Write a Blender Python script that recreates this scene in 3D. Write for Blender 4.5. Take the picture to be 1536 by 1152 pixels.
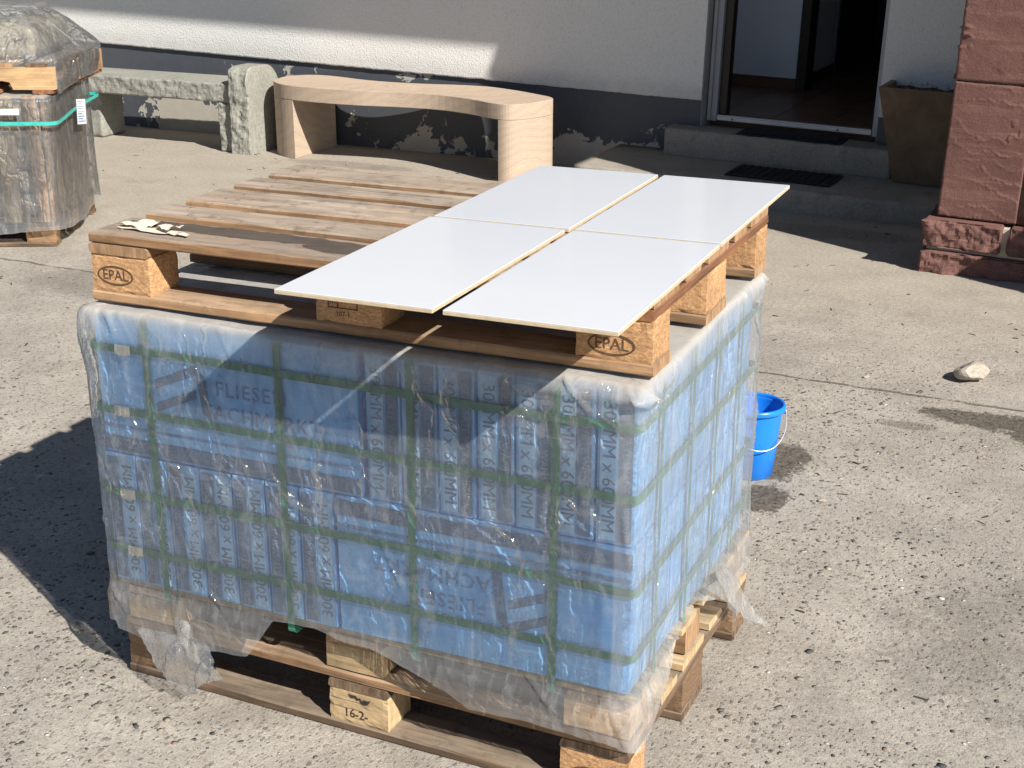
import bpy, bmesh, math, random
import numpy as np
from mathutils import Vector, Matrix, noise, Euler

# ------------------------------------------------------------------ clear
for o in list(bpy.data.objects):
    bpy.data.objects.remove(o, do_unlink=True)
S = bpy.context.scene
COL = S.collection
R = math.radians

# ------------------------------------------------------------------ camera
cam = bpy.data.cameras.new('camera')
cam.sensor_width = 36.0
cam.lens = 2096.97 / 1536 * 36.0
cam.clip_start = 0.05
cam.clip_end = 400
co = bpy.data.objects.new('camera', cam)
co.location = (1.8916, -2.1807, 1.6819)
co.rotation_euler = (R(90 - 19.676), 0, R(23.672))
COL.objects.link(co)
S.camera = co

# ------------------------------------------------------------------ sky, sun, exposure
SUN_EL, SUN_AZ = 37.4, 118.9            # degrees; azimuth of the sun clockwise from +Y
W = bpy.data.worlds.new('World')
S.world = W
W.use_nodes = True
wn = W.node_tree.nodes
wl = W.node_tree.links
wn.clear()
sky = wn.new('ShaderNodeTexSky')
sky.sky_type = 'NISHITA'
sky.sun_disc = False
sky.sun_elevation = R(SUN_EL)
sky.sun_rotation = R(SUN_AZ)
sky.altitude = 300
sky.air_density = 0.85
sky.dust_density = 0.3
sky.ozone_density = 2.0
bg = wn.new('ShaderNodeBackground')
bg.inputs['Strength'].default_value = 0.05
wo = wn.new('ShaderNodeOutputWorld')
wl.new(sky.outputs[0], bg.inputs[0])
wl.new(bg.outputs[0], wo.inputs[0])
sl = bpy.data.lights.new('sun', 'SUN')
sl.energy = 5.0
sl.angle = R(0.53)
sl.color = (1.0, 0.955, 0.88)
so = bpy.data.objects.new('sun', sl)
dv = Vector((-math.sin(R(SUN_AZ)) * math.cos(R(SUN_EL)), -math.cos(R(SUN_AZ)) * math.cos(R(SUN_EL)), -math.sin(R(SUN_EL))))
so.rotation_euler = dv.to_track_quat('-Z', 'Y').to_euler()
so.location = (6, -4, 8)
COL.objects.link(so)
S.view_settings.view_transform = 'Standard'
S.view_settings.look = 'None'
S.view_settings.gamma = 1
S.view_settings.exposure = 0.74

# ------------------------------------------------------------------ node helpers
class NT:
    def __init__(s, name):
        s.m = bpy.data.materials.new(name)
        s.m.use_nodes = True
        s.t = s.m.node_tree
        s.t.nodes.clear()
        s.out = s.t.nodes.new('ShaderNodeOutputMaterial')
        s._c = s._r = None
    def n(s, ty, **kw):
        nd = s.t.nodes.new(ty)
        for k, v in kw.items():
            setattr(nd, k, v)
        return nd
    def l(s, a, b):
        s.t.links.new(a, b)
    def put(s, sock, v):
        if isinstance(v, bpy.types.NodeSocket):
            s.l(v, sock)
        elif v is not None:
            if hasattr(sock.default_value, '__len__') and not hasattr(v, '__len__'):
                v = (v,) * len(sock.default_value)
            if hasattr(v, '__len__') and len(sock.default_value) == 4 and len(v) == 3:
                v = (*v, 1)
            sock.default_value = v
    def co(s, which='Object'):
        if s._c is None:
            s._c = s.n('ShaderNodeTexCoord')
        return s._c.outputs[which]
    def rnd(s):
        if s._r is None:
            s._r = s.n('ShaderNodeObjectInfo')
        return s._r.outputs['Random']
    def math(s, op, a, b=None, c=None, clamp=False):
        nd = s.n('ShaderNodeMath', operation=op, use_clamp=clamp)
        s.put(nd.inputs[0], a)
        if b is not None: s.put(nd.inputs[1], b)
        if c is not None: s.put(nd.inputs[2], c)
        return nd.outputs[0]
    def vmath(s, op, a, b=None):
        nd = s.n('ShaderNodeVectorMath', operation=op)
        s.put(nd.inputs[0], a)
        if b is not None: s.put(nd.inputs[1], b)
        return nd.outputs[0]
    def map(s, vec, scale=(1, 1, 1), loc=(0, 0, 0), rot=(0, 0, 0)):
        nd = s.n('ShaderNodeMapping')
        s.l(vec, nd.inputs[0])
        nd.inputs['Location'].default_value = loc
        nd.inputs['Rotation'].default_value = rot
        nd.inputs['Scale'].default_value = scale
        return nd.outputs[0]
    def shuffled(s):
        """object coordinates moved by a random amount per object"""
        m = s.math('MULTIPLY', s.rnd(), 37.0)
        cb = s.n('ShaderNodeCombineXYZ')
        for i in range(3): s.l(m, cb.inputs[i])
        return s.vmath('ADD', s.co(), cb.outputs[0])
    def noise(s, vec, scale, detail=4, rough=.55, dist=0, out='Fac'):
        nd = s.n('ShaderNodeTexNoise')
        s.l(vec, nd.inputs['Vector'])
        nd.inputs['Scale'].default_value = scale
        nd.inputs['Detail'].default_value = detail
        nd.inputs['Roughness'].default_value = rough
        nd.inputs['Distortion'].default_value = dist
        return nd.outputs[out]
    def voro(s, vec, scale, out='Distance', feature='F1', rand=1.0):
        nd = s.n('ShaderNodeTexVoronoi', feature=feature)
        s.l(vec, nd.inputs['Vector'])
        nd.inputs['Scale'].default_value = scale
        nd.inputs['Randomness'].default_value = rand
        return nd.outputs[out]
    def ramp(s, fac, stops, interp='LINEAR'):
        nd = s.n('ShaderNodeValToRGB')
        nd.color_ramp.interpolation = interp
        el = nd.color_ramp.elements
        while len(el) < len(stops): el.new(.5)
        for e, (p, c) in zip(el, stops):
            e.position = p
            e.color = (c, c, c, 1) if not hasattr(c, '__len__') else (*c, 1)
        s.l(fac, nd.inputs[0])
        return nd.outputs[0]
    def step(s, fac, a, b, lo=0., hi=1.):
        nd = s.n('ShaderNodeMapRange')
        nd.interpolation_type = 'SMOOTHSTEP'
        s.put(nd.inputs[0], fac)
        nd.inputs[1].default_value = a; nd.inputs[2].default_value = b
        nd.inputs[3].default_value = lo; nd.inputs[4].default_value = hi
        return nd.outputs[0]
    def mix(s, fac, a, b, blend='MIX'):
        nd = s.n('ShaderNodeMix', data_type='RGBA', blend_type=blend)
        s.put(nd.inputs[0], fac)
        s.put(nd.inputs[6], a)
        s.put(nd.inputs[7], b)
        return nd.outputs[2]
    def sep(s, vec):
        nd = s.n('ShaderNodeSeparateXYZ')
        s.l(vec, nd.inputs[0])
        return nd.outputs
    def bump(s, h, dist, strength=1.0, normal=None):
        nd = s.n('ShaderNodeBump')
        nd.inputs['Strength'].default_value = strength
        nd.inputs['Distance'].default_value = dist
        s.l(h, nd.inputs['Height'])
        if normal is not None: s.l(normal, nd.inputs['Normal'])
        return nd.outputs[0]
    def attr(s, name):
        nd = s.n('ShaderNodeAttribute')
        nd.attribute_name = name
        return nd.outputs
    def pbr(s, col, rough=.7, normal=None, metal=0., spec=.4, **kw):
        b = s.n('ShaderNodeBsdfPrincipled')
        s.put(b.inputs['Base Color'], col)
        s.put(b.inputs['Roughness'], rough)
        b.inputs['Metallic'].default_value = metal
        b.inputs['Specular IOR Level'].default_value = spec
        for k, v in kw.items(): s.put(b.inputs[k], v)
        if normal is not None: s.l(normal, b.inputs['Normal'])
        s.l(b.outputs[0], s.out.inputs[0])
        return s.m

def plain(name, col, rough=.6, var=.12, scale=14, metal=0., spec=.4, bumpd=.0):
    t = NT(name)
    v = t.shuffled()
    n = t.noise(v, scale, 6, .6)
    f = t.ramp(n, [(.25, 1 - var), (.75, 1 + var)])
    c = t.mix(1., col, f, 'MULTIPLY')
    nr = t.bump(t.noise(v, scale * 8, 4), bumpd) if bumpd else None
    return t.pbr(c, rough, nr, metal, spec)

# ------------------------------------------------------------------ materials
def mat_wood(name, base, dark, weather=.0, weathercol=(.30, .27, .23), stains=None, blotch=.5):
    """long grain along local x"""
    t = NT(name)
    v = t.shuffled()
    g = t.noise(t.map(v, (1.6, 34, 34)), 1.0, 5, .6, 1.2)
    fine = t.noise(t.map(v, (6, 260, 260)), 1.0, 3, .6)
    ring = t.noise(t.map(v, (.7, 9, 9)), 1.0, 2, .5, .6)
    bl = t.noise(v, 9, 5, .65)
    c = t.mix(t.ramp(g, [(.32, 0), (.7, 1)]), dark, base)
    c = t.mix(t.math('MULTIPLY', t.ramp(ring, [(.35, 1), (.6, 0)]), .35), c, dark)
    # knots
    kn = t.voro(t.map(v, (3.2, 9, 9)), 1.0)
    knm = t.ramp(kn, [(.05, 1), (.12, 0)])
    c = t.mix(t.math('MULTIPLY', knm, .8), c, (.07, .035, .018))
    c = t.mix(1., c, t.ramp(fine, [(.2, .72), (.8, 1.18)]), 'MULTIPLY')
    # random tone of the piece
    tone = t.ramp(t.rnd(), [(0, .70), (1, 1.25)])
    lng = t.noise(t.map(v, (3.0, 8, 8)), 1.6, 4, .6)
    c = t.mix(1., c, t.ramp(lng, [(.3, .62), (.7, 1.28)]), 'MULTIPLY')
    c = t.mix(1., c, tone, 'MULTIPLY')
    # greyed upper side (weather lies on the sides that look up)
    nz = t.sep(t.co('Normal'))[2]
    up = t.step(nz, .5, .9)
    wz = t.math('MULTIPLY', up, t.ramp(bl, [(.25, max(0, weather - .35)), (.75, min(1, weather + .2))]))
    gw = t.mix(1., weathercol, t.ramp(g, [(.2, .58), (.8, 1.28)]), 'MULTIPLY')
    gw = t.mix(1., gw, t.ramp(lng, [(.3, .72), (.7, 1.15)]), 'MULTIPLY')
    c = t.mix(wz, c, gw)
    # drying cracks
    ck = t.noise(t.map(v, (1.1, 120, 120)), 1.0, 2, .5, .3)
    ckm = t.math('MULTIPLY', t.ramp(ck, [(.30, 1), (.36, 0)]), t.step(t.noise(v, 5, 3, .5), .45, .6))
    c = t.mix(t.math('MULTIPLY', ckm, .75), c, (.06, .04, .025))
    # grime
    c = t.mix(t.math('MULTIPLY', t.ramp(t.noise(v, 23, 6, .7), [(.52, 0), (.72, 1)]), blotch), c, (.09, .07, .05))
    # end grain
    nx = t.math('ABSOLUTE', t.sep(t.co('Normal'))[0])
    eg = t.noise(t.map(v, (1, 60, 14)), 1.0, 4, .6, .8)
    c = t.mix(t.step(nx, .8, .95), c, t.mix(t.ramp(eg, [(.35, 0), (.65, 1)]), dark, base))
    rough = .8
    if stains:
        x, y, z = t.sep(t.co())
        tot = None
        for (sx, sy, rx, ry) in stains:
            ex = t.math('DIVIDE', t.math('SUBTRACT', x, sx), rx)
            ey = t.math('DIVIDE', t.math('SUBTRACT', y, sy), ry)
            dd = t.math('SQRT', t.math('ADD', t.math('MULTIPLY', ex, ex), t.math('MULTIPLY', ey, ey)))
            dd = t.math('ADD', dd, t.math('MULTIPLY', t.math('SUBTRACT', t.noise(t.co(), 18, 4, .6), .5), .9))
            mk = t.step(dd, .92, 1.04, 1, 0)
            tot = mk if tot is None else t.math('MAXIMUM', tot, mk)
        c = t.mix(t.math('MULTIPLY', tot, t.math('MULTIPLY', up, .8)), c, (.045, .036, .03))
    h = t.math('ADD', t.math('MULTIPLY', fine, .5), g)
    return t.pbr(c, rough, t.bump(h, .0012, .9), spec=.25)

def mat_chip(name, base=(.52, .30, .15)):
    """pressed chip block"""
    t = NT(name)
    v = t.shuffled()
    ch = t.voro(t.map(v, (170, 170, 330)), 1.0, 'Color')
    chv = t.sep(ch)[0]
    n = t.noise(v, 210, 5, .7)
    c = t.mix(chv, tuple(x * .75 for x in base), tuple(min(1, x * 1.2) for x in base))
    c = t.mix(t.math('MULTIPLY', t.ramp(n, [(.55, 0), (.75, 1)]), .6), c, (.18, .09, .045))
    c = t.mix(t.math('MULTIPLY', t.ramp(t.noise(v, 14, 4, .6), [(.5, 0), (.75, 1)]), .45), c, (.22, .14, .08))
    c = t.mix(1., c, t.ramp(t.rnd(), [(0, .85), (1, 1.12)]), 'MULTIPLY')
    return t.pbr(c, .9, t.bump(t.math('ADD', n, chv), .0016, .8), spec=.2)

WOOD_TOP = mat_wood('weathered_deck_wood', (.44, .275, .155), (.24, .14, .075), .95, (.40, .335, .27), blotch=.75)
WOOD_STAIN = mat_wood('weathered_deck_wood_with_wet_stains', (.40, .24, .13), (.22, .12, .06), .9, (.36, .30, .245),
                      stains=[(-.30, .035, .32, .034), (-.03, .005, .125, .033)])
WOOD_SIDE = mat_wood('pallet_wood', (.44, .275, .155), (.23, .135, .072), .45, (.40, .32, .24))
WOOD_RED = mat_wood('red_brown_pallet_wood', (.33, .15, .075), (.17, .075, .038), .2)
WOOD_PALE = mat_wood('pale_pallet_wood', (.56, .42, .25), (.40, .27, .14), .55, (.46, .39, .29))
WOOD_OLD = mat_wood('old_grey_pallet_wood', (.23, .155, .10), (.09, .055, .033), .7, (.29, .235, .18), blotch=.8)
WOOD_NEW = mat_wood('fresh_bright_wood', (.68, .46, .25), (.58, .37, .19), .1, blotch=.12)
CHIP = mat_chip('orange_chip_block')
CHIP_PALE = mat_chip('pale_chip_block', (.58, .43, .24))
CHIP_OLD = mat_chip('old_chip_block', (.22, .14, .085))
INK = plain('burnt_stamp', (.10, .055, .03), .9, .4, 90)
INK_BLACK = plain('black_stamp', (.03, .025, .02), .9, .4, 60)
NAIL = plain('nail_steel', (.30, .27, .24), .5, .3, 40, .8)

def mat_film(name, haze=.2, tint=(.975, .98, .985), dustcol=(.55, .505, .45), foldscale=1.0, spec=1.0, rough=.16, streak=.20):
    t = NT(name)
    v = t.co()
    w1 = t.noise(t.map(v, (7, 7, 3.0), rot=(0, R(28), 0)), 2.2 * foldscale, 5, .62, 1.4)
    w2 = t.noise(t.map(v, (30, 30, 9), rot=(0, R(-33), R(10))), 1.2 * foldscale, 4, .6, .8)
    h = t.math('ADD', w1, t.math('MULTIPLY', w2, .35))
    wc = t.vmath('ADD', v, t.vmath('MULTIPLY', t.noise(v, 9, 3, .6, 0, 'Color'), (.06, .06, .06)))
    cr = t.voro(t.map(wc, (9, 9, 3.6), rot=(R(25), R(35), 0)), 1.3 * foldscale, 'Distance', 'DISTANCE_TO_EDGE')
    crm = t.math('MULTIPLY', t.ramp(cr, [(0, 1), (.045, 0)]), t.step(t.noise(v, 4.5, 4, .6), .44, .62))
    h = t.math('ADD', h, t.math('MULTIPLY', crm, .55))
    bn = t.bump(h, .019, .9)
    dust = t.attr('dust')[2]
    dn = t.noise(v, 26, 6, .7)
    hz = t.math('ADD', haze, t.math('MULTIPLY', t.math('SUBTRACT', t.noise(v, 6.5, 5, .6), .5), haze * 1.3))
    sk = t.noise(t.map(wc, (16, 16, 2.2), rot=(0, R(32), 0)), 2.6, 5, .68, .6)
    sk2 = t.noise(t.map(wc, (3, 3, 42), rot=(0, R(14), 0)), 1.6, 4, .65, .4)
    hz = t.math('ADD', hz, t.math('ADD', t.math('MULTIPLY', t.ramp(sk, [(.50, 0), (.74, 1)]), streak), t.math('MULTIPLY', t.ramp(sk2, [(.55, 0), (.78, 1)]), streak * .6)))
    hz = t.math('ADD', hz, t.math('MULTIPLY', crm, streak * .45))
    dm = t.math('MULTIPLY', dust, t.ramp(dn, [(.2, .75), (.8, 1.1)]))
    hz = t.math('ADD', hz, dm, clamp=True)
    tr = t.n('ShaderNodeBsdfTransparent')
    tr.inputs[0].default_value = (*tint, 1)
    df = t.n('ShaderNodeBsdfDiffuse')
    dc = t.mix(t.math('MULTIPLY', dust, 1.0, clamp=True), (.72, .74, .76), dustcol)
    t.l(dc, df.inputs[0])
    tl = t.n('ShaderNodeBsdfTranslucent')
    t.l(dc, tl.inputs[0])
    m0 = t.n('ShaderNodeMixShader'); m0.inputs[0].default_value = .35
    t.l(df.outputs[0], m0.inputs[1]); t.l(tl.outputs[0], m0.inputs[2])
    m1 = t.n('ShaderNodeMixShader')
    t.l(hz, m1.inputs[0]); t.l(tr.outputs[0], m1.inputs[1]); t.l(m0.outputs[0], m1.inputs[2])
    gl = t.n('ShaderNodeBsdfGlossy')
    gl.inputs['Roughness'].default_value = rough
    t.l(bn, gl.inputs['Normal'])
    fr = t.n('ShaderNodeFresnel'); fr.inputs[0].default_value = 1.5
    t.l(bn, fr.inputs['Normal'])
    ff = t.math('MULTIPLY', fr.outputs[0], t.math('MULTIPLY', t.math('SUBTRACT', 1.0, t.math('MULTIPLY', dust, .9, clamp=True)), spec))
    m2 = t.n('ShaderNodeMixShader')
    t.l(ff, m2.inputs[0]); t.l(m1.outputs[0], m2.inputs[1]); t.l(gl.outputs[0], m2.inputs[2])
    t.l(m2.outputs[0], t.out.inputs[0])
    return t.m

FILM = mat_film('clear_wrapping_film', .10, spec=.9, rough=.085)
FILM_OLD = mat_film('dusty_wrapping_film', .13, streak=.18, foldscale=.9, dustcol=(.60, .55, .48))

def mat_box():
    t = NT('blue_printed_carton')
    v = t.shuffled()
    n = t.noise(v, 7, 5, .6)
    c = t.mix(t.ramp(n, [(.3, 0), (.7, 1)]), (.165, .49, .92), (.30, .61, .96))
    st = t.noise(t.map(v, (3, 3, 40)), 3, 4, .6)
    c = t.mix(t.math('MULTIPLY', t.ramp(st, [(.55, 0), (.8, 1)]), .4), c, (.40, .60, .84))
    sm = t.noise(t.map(v, (14, 14, 3)), 2.2, 5, .7, .6)
    c = t.mix(t.math('MULTIPLY', t.ramp(sm, [(.52, 0), (.72, 1)]), .55), c, (.06, .24, .64))
    c = t.mix(1., c, t.ramp(t.rnd(), [(0, .86), (1, 1.1)]), 'MULTIPLY')
    return t.pbr(c, .35, t.bump(t.noise(v, 16, 4, .6, 1.), .004, .5), spec=.5)
BOX = mat_box()
PRINT = plain('dark_carton_print', (.12, .19, .32), .6, .45, 16)
PRINT_SOFT = plain('soft_carton_print', (.12, .25, .48), .6, .35, 18)
PRINT_LIGHT = plain('light_carton_panel', (.36, .60, .86), .5, .2, 20)
PRINT_PALE = plain('pale_carton_lettering', (.22, .31, .46), .6, .2, 30)
STRAP = plain('green_polyester_strap', (.035, .20, .13), .35, .2, 60)
TEAL = plain('turquoise_strap', (.05, .42, .36), .4, .2, 40)
CLIP = plain('dull_white_clip', (.72, .69, .58), .45, .15, 60)

def mat_glaze():
    t = NT('white_tile_glaze')
    v = t.shuffled()
    n = t.noise(v, 3.0, 3, .5)
    c = t.mix(n, (.62, .645, .69), (.65, .672, .71))
    du = t.ramp(t.noise(v, 5, 7, .72), [(.50, 0), (.75, 1)])
    c = t.mix(t.math('MULTIPLY', du, .10), c, (.50, .46, .40))
    return t.pbr(c, t.mix(du, .07, .22), t.bump(t.noise(v, 9, 2, .5), .0006, .12), spec=.5)
GLAZE = mat_glaze()
BISQUE = plain('beige_tile_body', (.50, .40, .27), .85, .15, 60, bumpd=.0006)

def mat_ground():
    t = NT('worn_aggregate_concrete')
    v = t.co()
    x, y, z = t.sep(v)
    big = t.noise(v, .55, 5, .6)
    mid = t.noise(v, 3.2, 8, .72)
    c = t.mix(t.ramp(big, [(.35, 0), (.65, 1)]), (.325, .294, .255), (.395, .36, .312))
    c = t.mix(t.ramp(mid, [(.38, 0), (.62, 1)]), t.mix(.30, c, (.20, .175, .145)), t.mix(.45, c, (.46, .42, .36)))
    # tan, smoother floor towards the house; grey-brown in the middle right
    far = t.step(t.math('ADD', y, t.math('MULTIPLY', t.math('SUBTRACT', big, .5), 2.0)), 2.6, 4.2)
    c = t.mix(t.math('MULTIPLY', far, .55), c, (.37, .322, .256))
    gr = t.math('MULTIPLY', t.step(t.noise(t.vmath('ADD', v, (7.3, 2.1, 0)), .9, 5, .6), .48, .62), t.step(x, -.2, .9))
    c = t.mix(t.math('MULTIPLY', gr, .38), c, (.215, .192, .168))
    # sand grain
    fine = t.noise(v, 210, 4, .75)
    c = t.mix(1., c, t.ramp(fine, [(.25, .50), (.5, 1.0), (.78, 1.42)]), 'MULTIPLY')
    f2 = t.noise(v, 55, 6, .75)
    c = t.mix(1., c, t.ramp(f2, [(.25, .68), (.75, 1.25)]), 'MULTIPLY')
    # aggregate stones seen in the surface
    vs = t.map(v, (1, .72, 1), rot=(0, 0, R(20)))
    vd = t.vmath('ADD', vs, t.vmath('MULTIPLY', t.noise(v, 60, 3, .6, 0, 'Color'), (.012, .012, 0)))
    tot = None
    for sc, thr, keep in ((52, .27, .45), (105, .31, .36)):
        d = t.voro(vd, sc)
        cl = t.sep(t.voro(vd, sc, 'Color'))
        m = t.math('MULTIPLY', t.step(d, thr - .05, thr + .03, 1, 0), t.step(cl[0], keep, keep + .02))
        m = t.math('MULTIPLY', m, t.step(t.noise(v, 1.3, 4, .6), .30, .50))
        m = t.math('MULTIPLY', m, t.math('SUBTRACT', 1.0, t.math('MULTIPLY', far, .9)))
        pc = t.ramp(cl[1], [(0, (.075, .073, .072)), (.35, (.17, .16, .145)), (.55, (.30, .25, .19)), (.75, (.21, .155, .12)), (1, (.48, .44, .38))])
        c = t.mix(t.math('MULTIPLY', m, .72), c, pc)
        tot = m if tot is None else t.math('MAXIMUM', tot, m)
    # damp and dirt stains
    wob = t.math('ADD', t.math('MULTIPLY', t.math('SUBTRACT', t.noise(v, 7, 6, .72), .5), 1.5), t.math('MULTIPLY', t.math('SUBTRACT', t.noise(v, 38, 6, .8), .5), 1.3))
    st = None
    for (sx, sy, rx, ry, a) in ((1.055, 1.82, .085, .16, .92), (1.06, 1.51, .085, .12, .92), (1.60, 2.43, .25, .085, .92), (1.88, 2.40, .30, .17, .95),
                                (1.36, 2.28, .10, .04, .45), (-2.6, 5.5, .5, .10, .35), (.55, 4.9, .5, .14, .3), (-2.2, 2.6, .5, .2, .3), (2.0, .9, .5, .35, .3)):
        ex = t.math('DIVIDE', t.math('SUBTRACT', x, sx), rx)
        ey = t.math('DIVIDE', t.math('SUBTRACT', y, sy), ry)
        dd = t.math('ADD', t.math('SQRT', t.math('ADD', t.math('MULTIPLY', ex, ex), t.math('MULTIPLY', ey, ey))), wob)
        mk = t.math('MULTIPLY', t.step(dd, .80, 1.08, 1, 0), a)
        st = mk if st is None else t.math('MAXIMUM', st, mk)
    stn = t.math('MULTIPLY', st, t.ramp(f2, [(.35, 1.0), (.7, .60)]))
    c = t.mix(stn, c, (.045, .034, .026))
    # slab joint filled with dirt
    ln = t.math('ADD', t.math('MULTIPLY', t.math('SUBTRACT', x, .35), .045), t.math('SUBTRACT', y, 2.632))
    ln = t.math('ADD', ln, t.math('MULTIPLY', t.math('SUBTRACT', t.noise(v, 4, 5, .65), .5), .07))
    lm = t.step(t.math('ABSOLUTE', ln), .004, .013, 1, 0)
    lm = t.math('MULTIPLY', lm, t.step(t.noise(v, 6, 4, .6), .34, .5))
    c = t.mix(t.math('MULTIPLY', lm, .75), c, (.09, .075, .06))
    # faint tyre marks and worn tracks
    for (k_, off_, wd_, a_) in ((.55, -1.2, .11, .28), (.62, .25, .13, .22), (-.35, 4.6, .10, .22)):
        tl_ = t.math('ADD', t.math('SUBTRACT', t.math('MULTIPLY', x, k_), y), off_ + 1.0)
        tl_ = t.math('ADD', tl_, t.math('MULTIPLY', t.math('SUBTRACT', t.noise(v, 1.2, 4, .6), .5), .5))
        tm_ = t.math('MULTIPLY', t.step(t.math('ABSOLUTE', tl_), wd_ * .4, wd_, 1, 0), t.step(t.noise(v, 5, 6, .75), .42, .62))
        c = t.mix(t.math('MULTIPLY', tm_, a_), c, (.16, .14, .12))
    c = t.mix(t.math('MULTIPLY', t.step(t.noise(t.vmath('ADD', v, (1.3, 9.1, 0)), 2.1, 8, .74), .56, .68), .35), c, (.19, .165, .14))
    # pale dust patches
    c = t.mix(t.math('MULTIPLY', t.ramp(t.noise(v, 1.7, 7, .72), [(.55, 0), (.7, 1)]), .3), c, (.50, .455, .39))
    h = t.math('ADD', t.math('MULTIPLY', fine, .5), t.math('ADD', t.math('MULTIPLY', f2, 1.2), t.math('MULTIPLY', tot, .5)))
    h = t.math('SUBTRACT', h, t.math('MULTIPLY', lm, 2.0))
    return t.pbr(c, .92, t.bump(h, .004, .8), spec=.2)
GROUND = mat_ground()

def mat_pebble():
    t = NT('loose_aggregate_pebbles')
    c = t.attr('tone')[0]
    c = t.mix(1., c, t.ramp(t.noise(t.co(), 160, 4, .7), [(.25, .65), (.75, 1.3)]), 'MULTIPLY')
    return t.pbr(c, .8, spec=.3)
PEBBLE = mat_pebble()

def mat_stucco():
    t = NT('scraped_wall_plaster')
    v = t.co()
    n1 = t.noise(t.map(v, (1, 1, .7), rot=(0, R(25), 0)), 105, 4, .6, .8)
    n2 = t.voro(v, 150)
    big = t.noise(v, 1.1, 4, .6)
    c = t.mix(big, (.66, .655, .635), (.73, .72, .695))
    c = t.mix(t.math('MULTIPLY', t.ramp(n1, [(.35, 1), (.5, 0)]), .35), c, (.40, .395, .38))
    zz = t.sep(v)[2]
    c = t.mix(t.math('MULTIPLY', t.math('MULTIPLY', t.step(zz, .62, .72, 1, 0), t.noise(v, 9, 4, .6)), .5), c, (.30, .29, .27))
    h = t.math('ADD', n1, t.math('MULTIPLY', n2, .35))
    return t.pbr(c, .95, t.bump(h, .0065, .7), spec=.15)
STUCCO = mat_stucco()

def mat_plinth():
    """slate blue paint flaking off pale render"""
    t = NT('flaking_slate_paint')
    v = t.co()
    x, y, z = t.sep(v)
    n = t.noise(v, 3.2, 6, .62, .6)
    n2 = t.noise(t.vmath('ADD', v, (3.7, 1.2, 5.1)), 13, 5, .6, .5)
    # flaking is worst low down behind the benches and beside the steps
    low = t.step(z, .42, .12)
    left = t.math('MULTIPLY', t.step(x, 1.55, 1.1), t.step(x, .35, .7))
    right = t.math('MULTIPLY', t.step(x, 3.5, 3.75), t.step(z, .38, .20))
    base = t.math('ADD', t.math('MULTIPLY', n, .62), t.math('MULTIPLY', n2, .38))
    amt = t.math('ADD', t.math('MULTIPLY', low, .085), t.math('ADD', t.math('MULTIPLY', t.math('MULTIPLY', left, low), .10), t.math('MULTIPLY', right, .12)))
    pm = t.math('ADD', base, amt)
    peel = t.step(pm, .605, .612)
    edge = t.math('MULTIPLY', t.step(pm, .595, .608), t.step(pm, .628, .612))
    paint = t.mix(t.noise(v, 24, 6, .7), (.052, .058, .070), (.085, .092, .108))
    sc = t.noise(t.map(v, (30, 30, 3)), 2, 4, .7)
    paint = t.mix(t.math('MULTIPLY', t.ramp(sc, [(.66, 0), (.8, 1)]), .3), paint, (.2, .2, .2))
    rend = t.mix(t.noise(v, 16, 6, .7), (.34, .315, .27), (.47, .44, .385))
    c = t.mix(peel, paint, rend)
    c = t.mix(t.math('MULTIPLY', edge, .7), c, (.52, .51, .48))
    h = t.math('ADD', t.math('MULTIPLY', t.step(pm, .598, .612, 1, 0), 1.2), t.math('MULTIPLY', t.noise(v, 90, 4, .6), .25))
    return t.pbr(c, t.mix(peel, .5, .95), t.bump(h, .004, 1.0), spec=.35)
PLINTH = mat_plinth()
REVEAL = plain('painted_reveal', (.40, .40, .39), .8, .12, 9, bumpd=.0015)

def mat_concrete(name, a, b, sc=10, bd=.003):
    t = NT(name)
    v = t.shuffled()
    c = t.mix(t.ramp(t.noise(v, sc * .4, 6, .65), [(.3, 0), (.7, 1)]), a, b)
    f = t.noise(v, sc * 9, 5, .75)
    c = t.mix(1., c, t.ramp(f, [(.25, .65), (.75, 1.25)]), 'MULTIPLY')
    c = t.mix(t.math('MULTIPLY', t.ramp(t.noise(v, sc, 6, .7), [(.55, 0), (.7, 1)]), .45), c, tuple(q * .45 for q in a))
    return t.pbr(c, .92, t.bump(f, bd, .8), spec=.2)
STEP = mat_concrete('step_concrete', (.25, .225, .19), (.34, .31, .26), 8)
GREYSTONE = mat_concrete('grey_green_sandstone', (.25, .245, .212), (.32, .315, .275), 6, .0025)
MORTAR = mat_concrete('pale_mortar', (.50, .44, .34), (.58, .52, .42), 20)

def mat_redstone():
    t = NT('red_sandstone')
    v = t.shuffled()
    n = t.noise(v, 2.3, 6, .6)
    c = t.mix(t.ramp(n, [(.3, 0), (.7, 1)]), (.122, .062, .052), (.168, .088, .075))
    bd = t.noise(t.map(v, (2, 2, 22)), 1.5, 4, .6, .6)
    c = t.mix(t.math('MULTIPLY', t.ramp(bd, [(.5, 0), (.7, 1)]), .4), c, (.27, .145, .125))
    f = t.noise(v, 120, 5, .7)
    c = t.mix(1., c, t.ramp(f, [(.25, .72), (.75, 1.22)]), 'MULTIPLY')
    return t.pbr(c, .95, t.bump(t.math('ADD', f, t.math('MULTIPLY', t.noise(v, 26, 5, .7), 1.5)), .003, .7), spec=.15)
REDSTONE = mat_redstone()

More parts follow.
